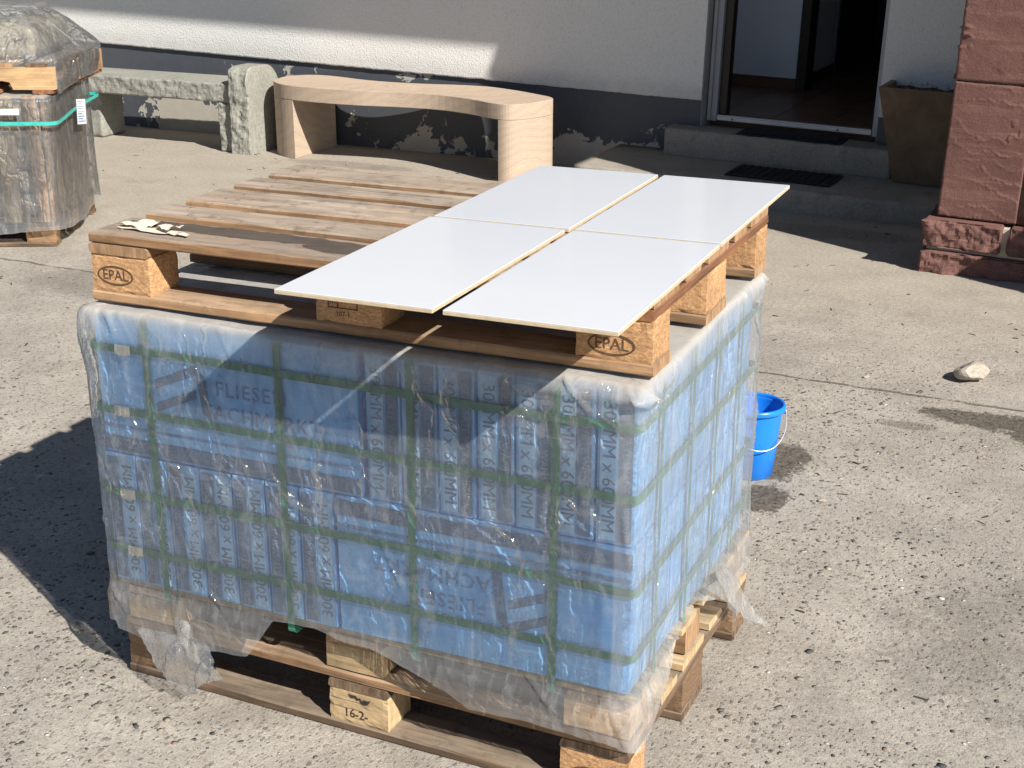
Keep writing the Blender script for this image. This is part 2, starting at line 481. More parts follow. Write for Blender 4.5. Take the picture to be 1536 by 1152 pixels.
def mat_sandbench():
    t = NT('banded_pink_sandstone')
    v = t.co()
    d = t.vmath('ADD', v, t.vmath('MULTIPLY', t.noise(v, 1.5, 3, .5, 0, 'Color'), (.5, .5, .5)))
    w = t.n('ShaderNodeTexWave', wave_type='BANDS', bands_direction='Z')
    t.l(t.map(d, (1, 1, 1), rot=(R(12), R(24), 0)), w.inputs['Vector'])
    w.inputs['Scale'].default_value = 5.0
    w.inputs['Distortion'].default_value = 2.0
    w.inputs['Detail'].default_value = 3
    c = t.ramp(w.outputs['Fac'], [(0, (.36, .27, .195)), (.3, (.46, .37, .275)), (.5, (.33, .235, .18)), (.7, (.47, .38, .285)), (.9, (.43, .30, .185)), (1, (.46, .365, .27))])
    c = t.mix(.42, c, (.465, .37, .295))
    f = t.noise(v, 150, 4, .7)
    c = t.mix(1., c, t.ramp(f, [(.25, .85), (.75, 1.12)]), 'MULTIPLY')
    c = t.mix(t.math('MULTIPLY', t.ramp(t.noise(v, 5, 6, .7), [(.5, 0), (.75, 1)]), .2), c, (.32, .26, .21))
    return t.pbr(c, .8, t.bump(f, .0008, .6), spec=.25)
SANDBENCH = mat_sandbench()

def mat_glass():
    t = NT('added_window_glass')
    tr = t.n('ShaderNodeBsdfTransparent'); gl = t.n('ShaderNodeBsdfGlossy'); gl.inputs['Roughness'].default_value = .02
    fr = t.n('ShaderNodeFresnel'); fr.inputs[0].default_value = 1.45
    m = t.n('ShaderNodeMixShader')
    t.l(fr.outputs[0], m.inputs[0]); t.l(tr.outputs[0], m.inputs[1]); t.l(gl.outputs[0], m.inputs[2]); t.l(m.outputs[0], t.out.inputs[0])
    return t.m
GLASS = mat_glass()
ALU = plain('dull_aluminium', (.52, .53, .54), .4, .1, 20, .6)
WHITE_FRAME = plain('off_white_door_frame', (.36, .37, .39), .5, .06, 10)
DARK_BROWN = plain('dark_brown_interior', (.035, .026, .02), .5, .2, 8)
ROOM_WALL = plain('white_hall_wall', (.80, .83, .88), .9, .05, 3)
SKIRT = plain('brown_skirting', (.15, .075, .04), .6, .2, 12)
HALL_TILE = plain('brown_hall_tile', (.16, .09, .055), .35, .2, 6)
MAT_RUB = plain('black_rubber_mat', (.018, .018, .02), .9, .3, 70, bumpd=.003)
ROOF = plain('painted_roof_boards', (.42, .40, .37), .8, .1, 6)

def mat_slate():
    t = NT('brown_slate_planter')
    v = t.co()
    n = t.noise(v, 6, 6, .65, .8)
    c = t.ramp(n, [(.25, (.105, .072, .046)), (.5, (.17, .115, .07)), (.72, (.22, .155, .10))])
    return t.pbr(c, .7, t.bump(t.noise(v, 40, 5, .7), .002, .6), spec=.3)
SLATE = mat_slate()
SOIL = plain('dry_soil', (.06, .045, .032), 1., .5, 50, bumpd=.006)
LEAFDRY = plain('dry_plant_bits', (.30, .17, .07), .9, .4, 60)
BUCKET = plain('blue_bucket_plastic', (.012, .20, .72), .30, .10, 12, 0, .5)
WIRE = plain('galvanised_wire', (.62, .62, .60), .35, .1, 30, .7)
PAPER = plain('torn_beige_paper', (.60, .53, .42), .85, .12, 30)
LABEL = plain('white_paper_label', (.74, .74, .76), .7, .05, 30)
MOSS = mat_concrete('mossy_stone', (.27, .235, .165), (.38, .335, .25), 9, .004)
BROWNSTONE = mat_concrete('brown_grey_stone', (.33, .265, .215), (.46, .39, .32), 9, .004)
ROCK = mat_concrete('tan_rock', (.37, .32, .26), (.48, .43, .36), 14, .004)

# ------------------------------------------------------------------ object helpers
def link(name, verts, faces, mat=None, parent=None, smooth=False, loc=None, rot=None):
    me = bpy.data.meshes.new(name)
    me.from_pydata([tuple(v) for v in verts], [], [tuple(f) for f in faces])
    me.update()
    return linkm(name, me, mat, parent, smooth, loc, rot)
def linkm(name, me, mat=None, parent=None, smooth=False, loc=None, rot=None):
    if mat is not None and not me.materials: me.materials.append(mat)
    if smooth: me.polygons.foreach_set('use_smooth', [True] * len(me.polygons))
    o = bpy.data.objects.new(name, me)
    COL.objects.link(o)
    if parent is not None: o.parent = parent
    if loc is not None: o.location = loc
    if rot is not None: o.rotation_euler = rot
    return o
def frombm(name, bm, mat=None, parent=None, smooth=False, loc=None, rot=None):
    bmesh.ops.recalc_face_normals(bm, faces=bm.faces)
    me = bpy.data.meshes.new(name)
    bm.to_mesh(me); bm.free()
    return linkm(name, me, mat, parent, smooth, loc, rot)
def thing(name, label, cat, loc=(0, 0, 0), rot=(0, 0, 0), group=None):
    o = bpy.data.objects.new(name, None)
    o.empty_display_size = .1
    COL.objects.link(o)
    o.location = loc; o.rotation_euler = rot
    return tag(o, label, cat, group)
def tag(o, label, cat, group=None):
    o['label'] = label; o['category'] = cat
    if group: o['group'] = group
    return o
def struct(o):
    o['kind'] = 'structure'
    return o
def box_bm(x0, x1, y0, y1, z0, z1, bev=0.0, seg=2):
    bm = bmesh.new()
    bmesh.ops.create_cube(bm, size=1)
    for v in bm.verts:
        v.co = Vector((x0 + (v.co.x + .5) * (x1 - x0), y0 + (v.co.y + .5) * (y1 - y0), z0 + (v.co.z + .5) * (z1 - z0)))
    if bev: bmesh.ops.bevel(bm, geom=list(bm.edges), offset=bev, segments=seg, affect='EDGES', profile=.6)
    return bm
def box(name, x0, x1, y0, y1, z0, z1, mat, parent=None, bev=0.0, seg=2, loc=None, rot=None):
    return frombm(name, box_bm(x0, x1, y0, y1, z0, z1, bev, seg), mat, parent, bev > .01, loc, rot)

def fb(x, y, z, o=3, s=0.0):
    return noise.fractal(Vector((x + s, y + s * 1.3, z - s)), 1.0, 2.0, o, noise_basis='PERLIN_ORIGINAL')

def board_mesh(L, Wd, T, seed, wear=.0015, seg=14, wane=0.0):
    """plank centred on x and y, z from 0 to T, chamfered and a little uneven"""
    rnd = random.Random(seed)
    c = min(.0035, T * .2)
    prof = [(-Wd / 2 + c, 0), (Wd / 2 - c, 0), (Wd / 2, c), (Wd / 2, T - c), (Wd / 2 - c, T), (-Wd / 2 + c, T), (-Wd / 2, T - c), (-Wd / 2, c)]
    vs = []; fs = []
    bow = rnd.uniform(-.0012, .0012)
    for i in range(seg + 1):
        u = i / seg
        x = (u - .5) * L
        if i in (0, seg): x += rnd.uniform(-.0015, .0015)
        for k, (y, z) in enumerate(prof):
            dy = fb(x * 5, k * .4, z * 20, 3, seed * 1.7) * wear * 1.8
            dz = fb(x * 4, y * 12, 7 + k * .1, 3, seed * 2.3) * wear * .6 - abs(bow) * (2 * u - 1) ** 2
            if wane and k in (1, 2, 3, 4) and z > T * .5:
                ww = max(0, fb(x * 2.5, 3, 1, 2, seed)) * wane
                dy -= ww; dz -= ww * .5
            vs.append((x, y + dy, max(z + dz, .0002) if z <= c else z + dz))
    n = len(prof)
    for i in range(seg):
        for k in range(n):
            a = i * n + k; b = i * n + (k + 1) % n
            fs.append((a, a + n, b + n, b))
    fs.append(tuple(range(n)))
    fs.append(tuple(seg * n + k for k in reversed(range(n))))
    me = bpy.data.meshes.new('plank')
    me.from_pydata(vs, [], fs); me.update()
    bm = bmesh.new(); bm.from_mesh(me); bmesh.ops.recalc_face_normals(bm, faces=bm.faces); bm.to_mesh(me); bm.free()
    return me
def board(name, L, Wd, T, seed, mat, parent, loc, rz=0.0, **kw):
    return linkm(name, board_mesh(L, Wd, T, seed, **kw), mat, parent, False, loc, (0, 0, rz))

def block_mesh(lx, ly, lz, seed, rough=.0009, chipc=.0035, cuts=11):
    """chip block: box with crumbly corners, base at z=0"""
    bm = bmesh.new()
    bmesh.ops.create_cube(bm, size=1)
    bmesh.ops.subdivide_edges(bm, edges=list(bm.edges), cuts=cuts, use_grid_fill=True)
    for v in bm.verts:
        p = v.co.copy()
        ax = sum(1 for q in p if abs(abs(q) - .5) < 1e-4)
        q = Vector((p.x * lx, p.y * ly, p.z * lz))
        d = fb(q.x * 90, q.y * 90, q.z * 90, 4, seed) * rough
        nrm = Vector(tuple((1 if c > 0 else -1) if abs(abs(c) - .5) < 1e-4 else 0 for c in p))
        side = Vector((nrm.x, nrm.y, 0))
        if ax >= 2 and side.length:
            d -= chipc * (.35 + max(0, fb(q.x * 30, q.y * 30, q.z * 30, 3, seed + 4)) * 1.6)
        if side.length: q += side.normalized() * d
        v.co = q + Vector((0, 0, lz / 2))
    return bm

def text_mesh(s, size, mat=None, spacing=1.0, shear=0.0):
    cu = bpy.data.curves.new('lettering', 'FONT')
    cu.body = s; cu.size = size; cu.space_character = spacing; cu.shear = shear
    cu.align_x = 'CENTER'; cu.align_y = 'CENTER'
    cu.resolution_u = 2
    cu.extrude = .00022
    o = bpy.data.objects.new('lettering', cu)
    COL.objects.link(o)
    dg = bpy.context.evaluated_depsgraph_get()
    me = bpy.data.meshes.new_from_object(o.evaluated_get(dg))
    bpy.data.objects.remove(o, do_unlink=True)
    bpy.data.curves.remove(cu)
    me.materials.clear()
    if mat: me.materials.append(mat)
    return me
def flatpoly(name, pts, th, mat, parent, loc=None, rot=None):
    """flat printed shape in local xy, thickness th"""
    n = len(pts)
    vs = [(x, y, 0) for x, y in pts] + [(x, y, th) for x, y in pts]
    fs = [tuple(range(n - 1, -1, -1)), tuple(range(n, 2 * n))] + [(i, (i + 1) % n, n + (i + 1) % n, n + i) for i in range(n)]
    return link(name, vs, fs, mat, parent, False, loc, rot)
def ring_mesh(rx, ry, w, th, n=48):
    vs = []; fs = []
    for i in range(n):
        a = 2 * math.pi * i / n
        for (k, z) in ((0, 0), (1, 0), (1, th), (0, th)):
            vs.append(((rx - k * w) * math.cos(a), (ry - k * w) * math.sin(a), z))
    for i in range(n):
        for k in range(4):
            a = i * 4 + k; b = i * 4 + (k + 1) % 4
            a2 = ((i + 1) % n) * 4 + k; b2 = ((i + 1) % n) * 4 + (k + 1) % 4
            fs.append((a, a2, b2, b))
    return vs, fs

# ------------------------------------------------------------------ ground
def grid_plane(name, x0, x1, y0, y1, nx, ny, f, mat):
    vs = [(x0 + (x1 - x0) * i / nx, y0 + (y1 - y0) * j / ny, f(x0 + (x1 - x0) * i / nx, y0 + (y1 - y0) * j / ny)) for j in range(ny + 1) for i in range(nx + 1)]
    fs = [(j * (nx + 1) + i, j * (nx + 1) + i + 1, (j + 1) * (nx + 1) + i + 1, (j + 1) * (nx + 1) + i) for j in range(ny) for i in range(nx)]
    return link(name, vs, fs, mat, None, True)
struct(grid_plane('ground', -60, 60, -60, 60, 6, 6, lambda x, y: 0.0, GROUND))

# ------------------------------------------------------------------ house (its own level lines lean 1.6 degrees against the sloping yard)
HOUSE_LOC = (-5.01, 6.168, 0.0)
HOUSE_ROT = (Matrix.Rotation(R(-2.0), 3, 'Z') @ Matrix.Rotation(R(1.6), 3, 'Y')).to_euler()
house = thing('house', 'grey rough plastered house wall with slate blue plinth and open doorway', 'building', HOUSE_LOC, HOUSE_ROT)
SEAM = .589
DX0, DX1 = 4.535, 5.583
RZ = 3.72
def multi(name, boxes, mat, parent):
    bm = bmesh.new()
    for b in boxes:
        b2 = box_bm(*b)
        me = bpy.data.meshes.new('tmp'); b2.to_mesh(me); b2.free()
        bm.from_mesh(me); bpy.data.meshes.remove(me)
    return frombm(name, bm, mat, parent)
# plaster: two fields beside the door, with an uneven lower lip
def plaster(x0, x1, SEAM=SEAM, RZ=RZ):
    n = int((x1 - x0) / .02)
    rows = [SEAM, SEAM + .006, SEAM + .03, RZ]
    vs = []; fs = []
    for i in range(n + 1):
        x = x0 + (x1 - x0) * i / n
        w = fb(x * 9, 0, 0, 3, 3.1) * .004 + fb(x * 60, 0, 0, 2, 1.0) * .0025
        vs += [(x, .028, SEAM + w), (x, .004, SEAM + w), (x, 0, SEAM + .008 + w), (x, 0, SEAM + .05), (x, 0, RZ), (x, .028, RZ)]
    for i in range(n):
        for k in range(5):
            a = i * 6 + k
            fs.append((a, a + 1, a + 7, a + 6))
    fs += [tuple(range(6)), tuple(n * 6 + k for k in reversed(range(6)))]
    return link('plaster', vs, fs, STUCCO, house)
WX0, WX1, WZ0, WZ1 = 2.75, 4.40, 1.40, 3.0  # made-up window above the view, added to let daylight into the hall
plaster(-5.0, WX0)
plaster(WX0, WX1, SEAM, WZ0)
plaster(WX0, WX1, WZ1, RZ)
plaster(WX1, DX0)
plaster(DX1, 10.0)
multi('wall_core', [(-5, WX0, .03, .30, -.4, RZ), (WX0, WX1, .03, .30, -.4, WZ0), (WX0, WX1, .03, .30, WZ1, RZ), (WX1, DX0, .03, .30, -.4, RZ), (DX1, 10, .03, .30, -.4, RZ)], REVEAL, house)
# plinth painted slate blue
link('plinth', [(-5, .022, -.4), (DX0 - .003, .022, -.4), (DX0 - .003, .022, SEAM + .01), (-5, .022, SEAM + .01)], [(0, 1, 2, 3)], PLINTH, house)
link('plinth', [(DX1 + .003, .022, -.4), (10, .022, -.4), (10, .022, SEAM + .01), (DX1 + .003, .022, SEAM + .01)], [(0, 1, 2, 3)], PLINTH, house)
wf = multi('added_window_frame', [(WX0, WX1, .10, .16, WZ0, WZ0 + .06), (WX0, WX1, .10, .16, WZ1 - .06, WZ1), (WX0, WX0 + .06, .10, .16, WZ0 + .06, WZ1 - .06), (WX1 - .06, WX1, .10, .16, WZ0 + .06, WZ1 - .06), ((WX0 + WX1) / 2 - .04, (WX0 + WX1) / 2 + .04, .10, .16, WZ0 + .06, WZ1 - .06)], WHITE_FRAME, house)
box('added_window_sill', WX0 - .05, WX1 + .05, -.06, .099, WZ0 - .03, WZ0 - .001, ALU, house)
for xa, xb in ((WX0 + .06, (WX0 + WX1) / 2 - .04), ((WX0 + WX1) / 2 + .04, WX1 - .06)):
    box('added_window_pane', xa, xb, .126, .132, WZ0 + .06, WZ1 - .06, GLASS, wf)
box('door_lintel', DX0, DX1, .0, .30, 2.62, RZ, REVEAL, house)
box('roof', -6.5, 11, -1.68, 4.6, RZ + .003, RZ + .25, ROOF, house)
fr = box('door_frame', DX0 + .002, DX0 + .062, .125, .20, .455, 2.62, WHITE_FRAME, house, .003, 1)
box('door_frame', DX1 - .045, DX1 - .002, .125, .20, .455, 2.62, WHITE_FRAME, house, .003, 1)
box('frame_rebate', DX0 + .010, DX0 + .030, .1, .1248, .46, 2.6, REVEAL, fr, .002, 1)
dl = box('inner_reveal', DX0 + .066, DX0 + .112, .16, .235, .4905, 2.56, DARK_BROWN, house, .003, 1)  # short dark strip standing for the inner reveal beside the frame
th = box('threshold', DX0 + .066, DX1 - .048, .12, .20, .462, .487, ALU, house, .004, 2)
box('threshold_lip', DX0 + .07, DX1 - .05, .118, .130, .4872, .496, ALU, th, .002, 1)
for sx in (.16, .80):
    box('screw', DX0 + sx, DX0 + sx + .010, .1172, .1192, .470, .480, INK_BLACK, th)
# hall behind the door
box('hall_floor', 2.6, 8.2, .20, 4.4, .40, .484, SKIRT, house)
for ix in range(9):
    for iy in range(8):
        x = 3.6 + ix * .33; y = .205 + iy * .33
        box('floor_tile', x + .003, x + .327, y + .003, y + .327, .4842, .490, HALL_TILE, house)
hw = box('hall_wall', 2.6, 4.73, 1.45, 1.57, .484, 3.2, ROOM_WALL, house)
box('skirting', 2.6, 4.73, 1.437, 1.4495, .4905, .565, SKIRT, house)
box('inner_door_post', 4.735, 4.80, 1.42, 1.62, .4905, 3.0, DARK_BROWN, house)
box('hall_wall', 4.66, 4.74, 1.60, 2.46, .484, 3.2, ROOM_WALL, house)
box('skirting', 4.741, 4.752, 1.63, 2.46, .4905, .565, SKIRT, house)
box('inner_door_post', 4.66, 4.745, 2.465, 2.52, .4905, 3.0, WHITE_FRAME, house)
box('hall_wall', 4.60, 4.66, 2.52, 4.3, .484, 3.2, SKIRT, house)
box('hall_wall', 2.6, 8.2, 4.3, 4.4, .484, 3.2, DARK_BROWN, house)
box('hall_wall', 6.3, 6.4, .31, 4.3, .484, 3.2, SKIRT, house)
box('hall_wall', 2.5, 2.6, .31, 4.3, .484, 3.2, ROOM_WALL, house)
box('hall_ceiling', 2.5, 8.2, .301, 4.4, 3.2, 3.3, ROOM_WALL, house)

# ------------------------------------------------------------------ entrance steps
def slab_mesh(x0, x1, y0, y1, z0, z1, seed, rad=.022, nx=60, wear=.006):
    """cast slab: front and left edges rounded and worn"""
    vs = []; fs = []
    prof = [(y0, z0), (y0, z0 + (z1 - z0) * .5)]
    for k in range(6):
        a = k / 5 * math.pi / 2
        prof.append((y0 + rad - rad * math.cos(a), z1 - rad + rad * math.sin(a)))
    prof += [(y0 + (y1 - y0) * q, z1) for q in (.2, .5, .8, 1.0)] + [(y1, z0)]
    n = len(prof)
    for i in range(nx + 1):
        x = x0 + (x1 - x0) * i / nx
        for (y, z) in prof:
            w = fb(x * 5, y * 5, z * 5, 4, seed) * wear
            w2 = max(0, fb(x * 12, 2, 0, 3, seed + 5)) * wear * 2 if (y < y0 + rad * 1.5 and z > z1 - rad * 2) else 0
            vs.append((x, y + w + w2, z + (w * .5 - w2 * .7 if z > z0 + .01 else 0)))
    for i in range(nx):
        for k in range(n - 1):
            a = i * n + k
            fs.append((a, a + n, a + n + 1, a + 1))
    fs += [tuple(range(n)), tuple(nx * n + k for k in reversed(range(n)))]
    bm = bmesh.new()
    me = bpy.data.meshes.new('s'); me.from_pydata(vs, [], fs); bm.from_mesh(me)
    return bm
steps = thing('entrance_steps', 'two worn concrete steps leading up to the open doorway', 'steps', HOUSE_LOC, HOUSE_ROT)
frombm('step', slab_mesh(4.03, 7.2, -.72, .021, -.3, .275, 1), STEP, steps, True)
frombm('step', slab_mesh(4.37, 5.72, -.15, .098, .2765, .432, 2), STEP, steps, True)

def doormat(x0, x1, y0, y1, z, label, ribs):
    t = thing('doormat', label, 'doormat', HOUSE_LOC, HOUSE_ROT, None)
    box('mat_base', x0, x1, y0, y1, z, z + .008, MAT_RUB, t, .003, 1)
    if ribs:
        n = 13
        for i in range(n):
            x = x0 + .03 + (x1 - x0 - .06) * i / (n - 1)
            box('rib', x - .006, x + .006, y0 + .02, y1 - .02, z + .0082, z + .014, MAT_RUB, t)
    else:
        m = .03
        vs, fs = [], []
        box('mat_pile', x0 + m, x1 - m, y0 + m, y1 - m, z + .0082, z + .016, MAT_RUB, t, .003, 1)
    return t
doormat(4.80, 5.42, -.125, .095, .4325, 'plain black doormat on the upper step at the door sill', False)
doormat(4.88, 5.48, -.56, -.24, .279, 'black ribbed rubber mat on the lower concrete step', True)

# ------------------------------------------------------------------ planter on the lower step
pl = thing('planter', 'tall brown slate planter tapering to its foot, on the lower step', 'planter',
           tuple(Vector(HOUSE_LOC) + HOUSE_ROT.to_matrix() @ Vector((5.90, -.06, .279))), HOUSE_ROT)
def tapered(name, b, t, z0, z1, mat, parent, flip=False):
    vs = [(sx * b, sy * b, z0) for sx, sy in ((-1, -1), (1, -1), (1, 1), (-1, 1))] + [(sx * t, sy * t, z1) for sx, sy in ((-1, -1), (1, -1), (1, 1), (-1, 1))]
    return vs
bm = bmesh.new()
vb = [bm.verts.new(v) for v in tapered('', .155, .265, 0, .525, None, None)]
vi = [bm.verts.new(v) for v in ((-.235, -.235, .525), (.235, -.235, .525), (.235, .235, .525), (-.235, .235, .525))]
vd = [bm.verts.new(v) for v in ((-.225, -.225, .46), (.225, -.225, .46), (.225, .225, .46), (-.225, .225, .46))]
bm.faces.new(vb[:4][::-1])
for i in range(4):
    j = (i + 1) % 4
    bm.faces.new((vb[i], vb[j], vb[4 + j], vb[4 + i]))
    bm.faces.new((vb[4 + i], vb[4 + j], vi[j], vi[i]))
    bm.faces.new((vi[i], vi[j], vd[j], vd[i]))
bm.faces.new(vd)
frombm('pot', bm, SLATE, pl)
vs = []; fs = []
for j in range(13):
    for i in range(13):
        x = -.222 + .444 * i / 12; y = -.222 + .444 * j / 12
        vs.append((x, y, .495 + fb(x * 14, y * 14, 0, 3, 8) * .018))
for j in range(12):
    for i in range(12):
        fs.append((j * 13 + i, j * 13 + i + 1, j * 13 + i + 14, j * 13 + i + 13))
link('soil', vs, fs, SOIL, pl, True)
rnd = random.Random(5)
vs = []; fs = []
for i in range(90):
    x = rnd.uniform(-.2, .2); y = rnd.uniform(-.2, .2); a = rnd.uniform(0, 6.3); l = rnd.uniform(.008, .02)
    z = .505 + rnd.uniform(0, .022); b = len(vs)
    vs += [(x, y, z), (x + l * math.cos(a), y + l * math.sin(a), z + rnd.uniform(0, .015)), (x + l * math.cos(a + .6), y + l * math.sin(a + .6), z + rnd.uniform(0, .012))]
    fs.append((b, b + 1, b + 2))
dry = link('dry_leaves', vs, fs, LEAFDRY, pl)
dry['kind'] = 'stuff'

# ------------------------------------------------------------------ red sandstone wall carrying the roof
def rough_block(name, dims, seed, mat, parent, loc, amp=.012, freq=7, ledge=.0, cuts=22, rad=.008, faces='fl', rot=None, top_smooth=True, flat=False):
    """quarry block from (0,0,0) to dims; front (-y) and side faces split rough"""
    lx, ly, lz = dims
    bm = bmesh.new()
    nx = max(2, int(cuts * lx / max(dims))); ny = max(2, int(cuts * ly / max(dims))); nz = max(2, int(cuts * lz / max(dims)))
    cache = {}
    def V(i, j, k):
        key = (i, j, k)
        if key in cache: return cache[key]
        p = Vector((lx * i / nx, ly * j / ny, lz * k / nz))
        n = Vector(((i == nx) - (i == 0), (j == ny) - (j == 0), (k == nz) - (k == 0)))
        e = sum(1 for q in n if q)
        q = p.copy()
        d = fb(p.x * freq, p.y * freq, p.z * freq, 5, seed) * amp
        if ledge:
            s = p.z * 13 + p.x * 1.6 + fb(p.x * 4.5, p.y * 3, p.z * 4.5, 4, seed + 9) * 1.5
            u_ = s % 1.0
            on = max(0., min(1., (fb(p.x * 2.2, p.z * 2.2, 4, 3, seed + 13) + .12) * 4))
            d += (u_ ** 14 - .05 + .35 * u_) * ledge * on
        if 'f' in faces and j == 0: q.y -= d
        if 'l' in faces and i == 0: q.x -= d * .7
        if 'r' in faces and i == nx: q.x += d * .7
        if 'b' in faces and j == ny: q.y += d
        if not top_smooth and k == nz: q.z += d
        if e >= 2:
            m = rad * (.6 + .9 * abs(fb(p.x * 16, p.y * 16, p.z * 16, 3, seed + 2)))
            q -= Vector((n.x, n.y, n.z)) * m
        cache[key] = bm.verts.new(q)
        return cache[key]
    for a in range(nx):
        for b in range(ny):
            bm.faces.new((V(a, b, 0), V(a, b + 1, 0), V(a + 1, b + 1, 0), V(a + 1, b, 0)))
            bm.faces.new((V(a, b, nz), V(a + 1, b, nz), V(a + 1, b + 1, nz), V(a, b + 1, nz)))
    for a in range(nx):
        for c in range(nz):
            bm.faces.new((V(a, 0, c), V(a + 1, 0, c), V(a + 1, 0, c + 1), V(a, 0, c + 1)))
            bm.faces.new((V(a, ny, c), V(a, ny, c + 1), V(a + 1, ny, c + 1), V(a + 1, ny, c)))
    for b in range(ny):
        for c in range(nz):
            bm.faces.new((V(0, b, c), V(0, b, c + 1), V(0, b + 1, c + 1), V(0, b + 1, c)))
            bm.faces.new((V(nx, b, c), V(nx, b + 1, c), V(nx, b + 1, c + 1), V(nx, b, c + 1)))
    return frombm(name, bm, mat, parent, not flat, loc, rot)

pier = thing('stone_wall', 'red sandstone block wall on a rough-hewn base beside the steps', 'wall',
             tuple(Vector(HOUSE_LOC) + HOUSE_ROT.to_matrix() @ Vector((6.165, -1.665, .16))), HOUSE_ROT)
# base courses
mt = box('mortar', .022, 3.55, .035, .47, -.08, .250, MORTAR, pier)
sd = 20
for (z0, z1, cuts_) in ((-.06, .118, (0, .52, 1.3, 2.2, 3.1, 3.6)), (.135, .262, (0, .372, 1.0, 1.9, 2.8, 3.6))):
    for a, b in zip(cuts_[:-1], cuts_[1:]):
        g = .028 if z0 > 0 else .008
        rough_block('stone_block', (b - a - g, .5, z1 - z0), sd, REDSTONE, pier, (a, 0, z0), .020, 13, 0, 60 if a < .6 else 9, .007, flat=True)
        sd += 1
# shaft
zc = .268
H = [.612, .70, .66, .66, .60]
rowcuts = [(.045, .395, 1.3, 2.3, 3.5), (.045, .80, 1.7, 2.6, 3.5), (.045, .5, 1.4, 2.4, 3.5), (.045, .8, 1.7, 2.6, 3.5), (.045, .5, 1.4, 2.4, 3.5)]
for r_, (h, cuts_) in enumerate(zip(H, rowcuts)):
    for k_, (a, b) in enumerate(zip(cuts_[:-1], cuts_[1:])):
        near = k_ == 0 and r_ < 2
        rough_block('stone_block', (b - a - .005, .40, h - .005), 40 + sd, REDSTONE, pier, (a, .065, zc), (.004 if r_ == 0 else .012), 2.2, (.0042 if r_ == 0 else .016),
                    110 if near else 8, .004, 'fl')
        sd += 1
    zc += h
box('mortar', .07, 3.48, .09, .44, .27, zc - .01, MORTAR, pier)

# unseen shadow caster right of the view, shaped as stacked blocks to shade the wall foot
stk = thing('shading_block_stack', 'unseen stack of red sandstone blocks added to shade the red wall', 'shadow caster', (2.44, 3.62, 0), (0, 0, 0))
for i in range(4):
    for j in range(2):
        rough_block('stone_block', (.60, .55, .255), 90 + i * 2 + j, REDSTONE, stk, (j * .61, 0, i * .262), .008, 8, 0, 10, .006, 'flr')

# ------------------------------------------------------------------ grey stone bench
b1 = thing('stone_bench', 'grey-green hewn stone bench with one tall rounded end block', 'bench', (-4.86, 5.60, 0), (0, 0, R(-1.2)))
rough_block('seat', (1.36, .36, .125), 3, GREYSTONE, b1, (-.02, 0, .325), .010, 15, 0, 130, .005, 'f', flat=True)
# end block: rounded top seen from the side
def end_block():
    bm = bmesh.new()
    Dp, Ht, Wx = .37, .565, .155
    out = []
    r1 = .075
    r2 = .15
    N = 8
    pts = [(0, 0)]
    pts += [(0, .02 + (Ht - r1 - .02) * q / 30) for q in range(30)]
    pts += [(r1 - r1 * math.cos(k / N * math.pi / 2), Ht - r1 + r1 * math.sin(k / N * math.pi / 2)) for k in range(N + 1)]
    pts += [(Dp - r2 + r2 * math.sin(k / N * math.pi / 2), Ht - r2 + r2 * math.cos(k / N * math.pi / 2)) for k in range(N + 1)]
    pts += [(Dp, .3), (Dp, .1), (Dp, 0), (Dp * .5, 0)]
    nx = 18
    rings = []
    for i in range(nx + 1):
        x = Wx * i / nx
        ring = []
        for (y, z) in pts:
            d = fb(x * 17, y * 17, z * 17, 5, 31) * .013
            ff = 1.0 if y < .03 else max(0., 1 - (y - .03) / .05)
            e = .006 if i in (0, nx) else 0
            ring.append(bm.verts.new((x, y - d * ff + (e if y < .2 else -e), z - (e if z > .3 else 0))))
        rings.append(ring)
    n = len(pts)
    for i in range(nx):
        for k in range(n):
            bm.faces.new((rings[i][k], rings[i + 1][k], rings[i + 1][(k + 1) % n], rings[i][(k + 1) % n]))
    bm.faces.new(rings[0]); bm.faces.new(rings[-1][::-1])
    return bm
frombm('end_block', end_block(), GREYSTONE, b1, False, (1.345, -.04, 0))
rough_block('ledge', (.115, .34, .324), 5, GREYSTONE, b1, (1.228, 0, 0), .012, 17, 0, 34, .005, 'fl', flat=True)
rough_block('leg', (.16, .25, .324), 6, GREYSTONE, b1, (.0, .09, 0), .010, 15, 0, 20, .006, 'fl')

# ------------------------------------------------------------------ sandstone bench with wavy top
b2 = thing('sandstone_bench', 'banded pink sandstone bench with a wavy curved seat slab', 'bench', (-2.28, 5.72, 0))
far_e = [(-3.30, 5.80), (-3.31, 5.93), (-3.24, 6.03), (-3.12, 6.07), (-2.95, 6.04), (-2.75, 5.975), (-2.51, 5.945), (-2.28, 5.96), (-2.05, 6.0), (-1.85, 6.0), (-1.66, 5.93), (-1.50, 5.85), (-1.36, 5.765), (-1.285, 5.68)]
near_e = [(-1.285, 5.60), (-1.32, 5.50), (-1.37, 5.40), (-1.445, 5.345), (-1.55, 5.37), (-1.735, 5.465), (-1.99, 5.545), (-2.275, 5.545), (-2.557, 5.505), (-2.89, 5.515), (-3.10, 5.56), (-3.22, 5.64), (-3.28, 5.72)]
def catmull(pts, n=5):
    out = []; m = len(pts)
    for i in range(m):
        p0, p1, p2, p3 = [Vector(pts[(i + q - 1) % m]) for q in range(4)]
        for k in range(n):
            t = k / n
            out.append(.5 * ((2 * p1) + (-p0 + p2) * t + (2 * p0 - 5 * p1 + 4 * p2 - p3) * t * t + (-p0 + 3 * p1 - 3 * p2 + p3) * t ** 3))
    return out
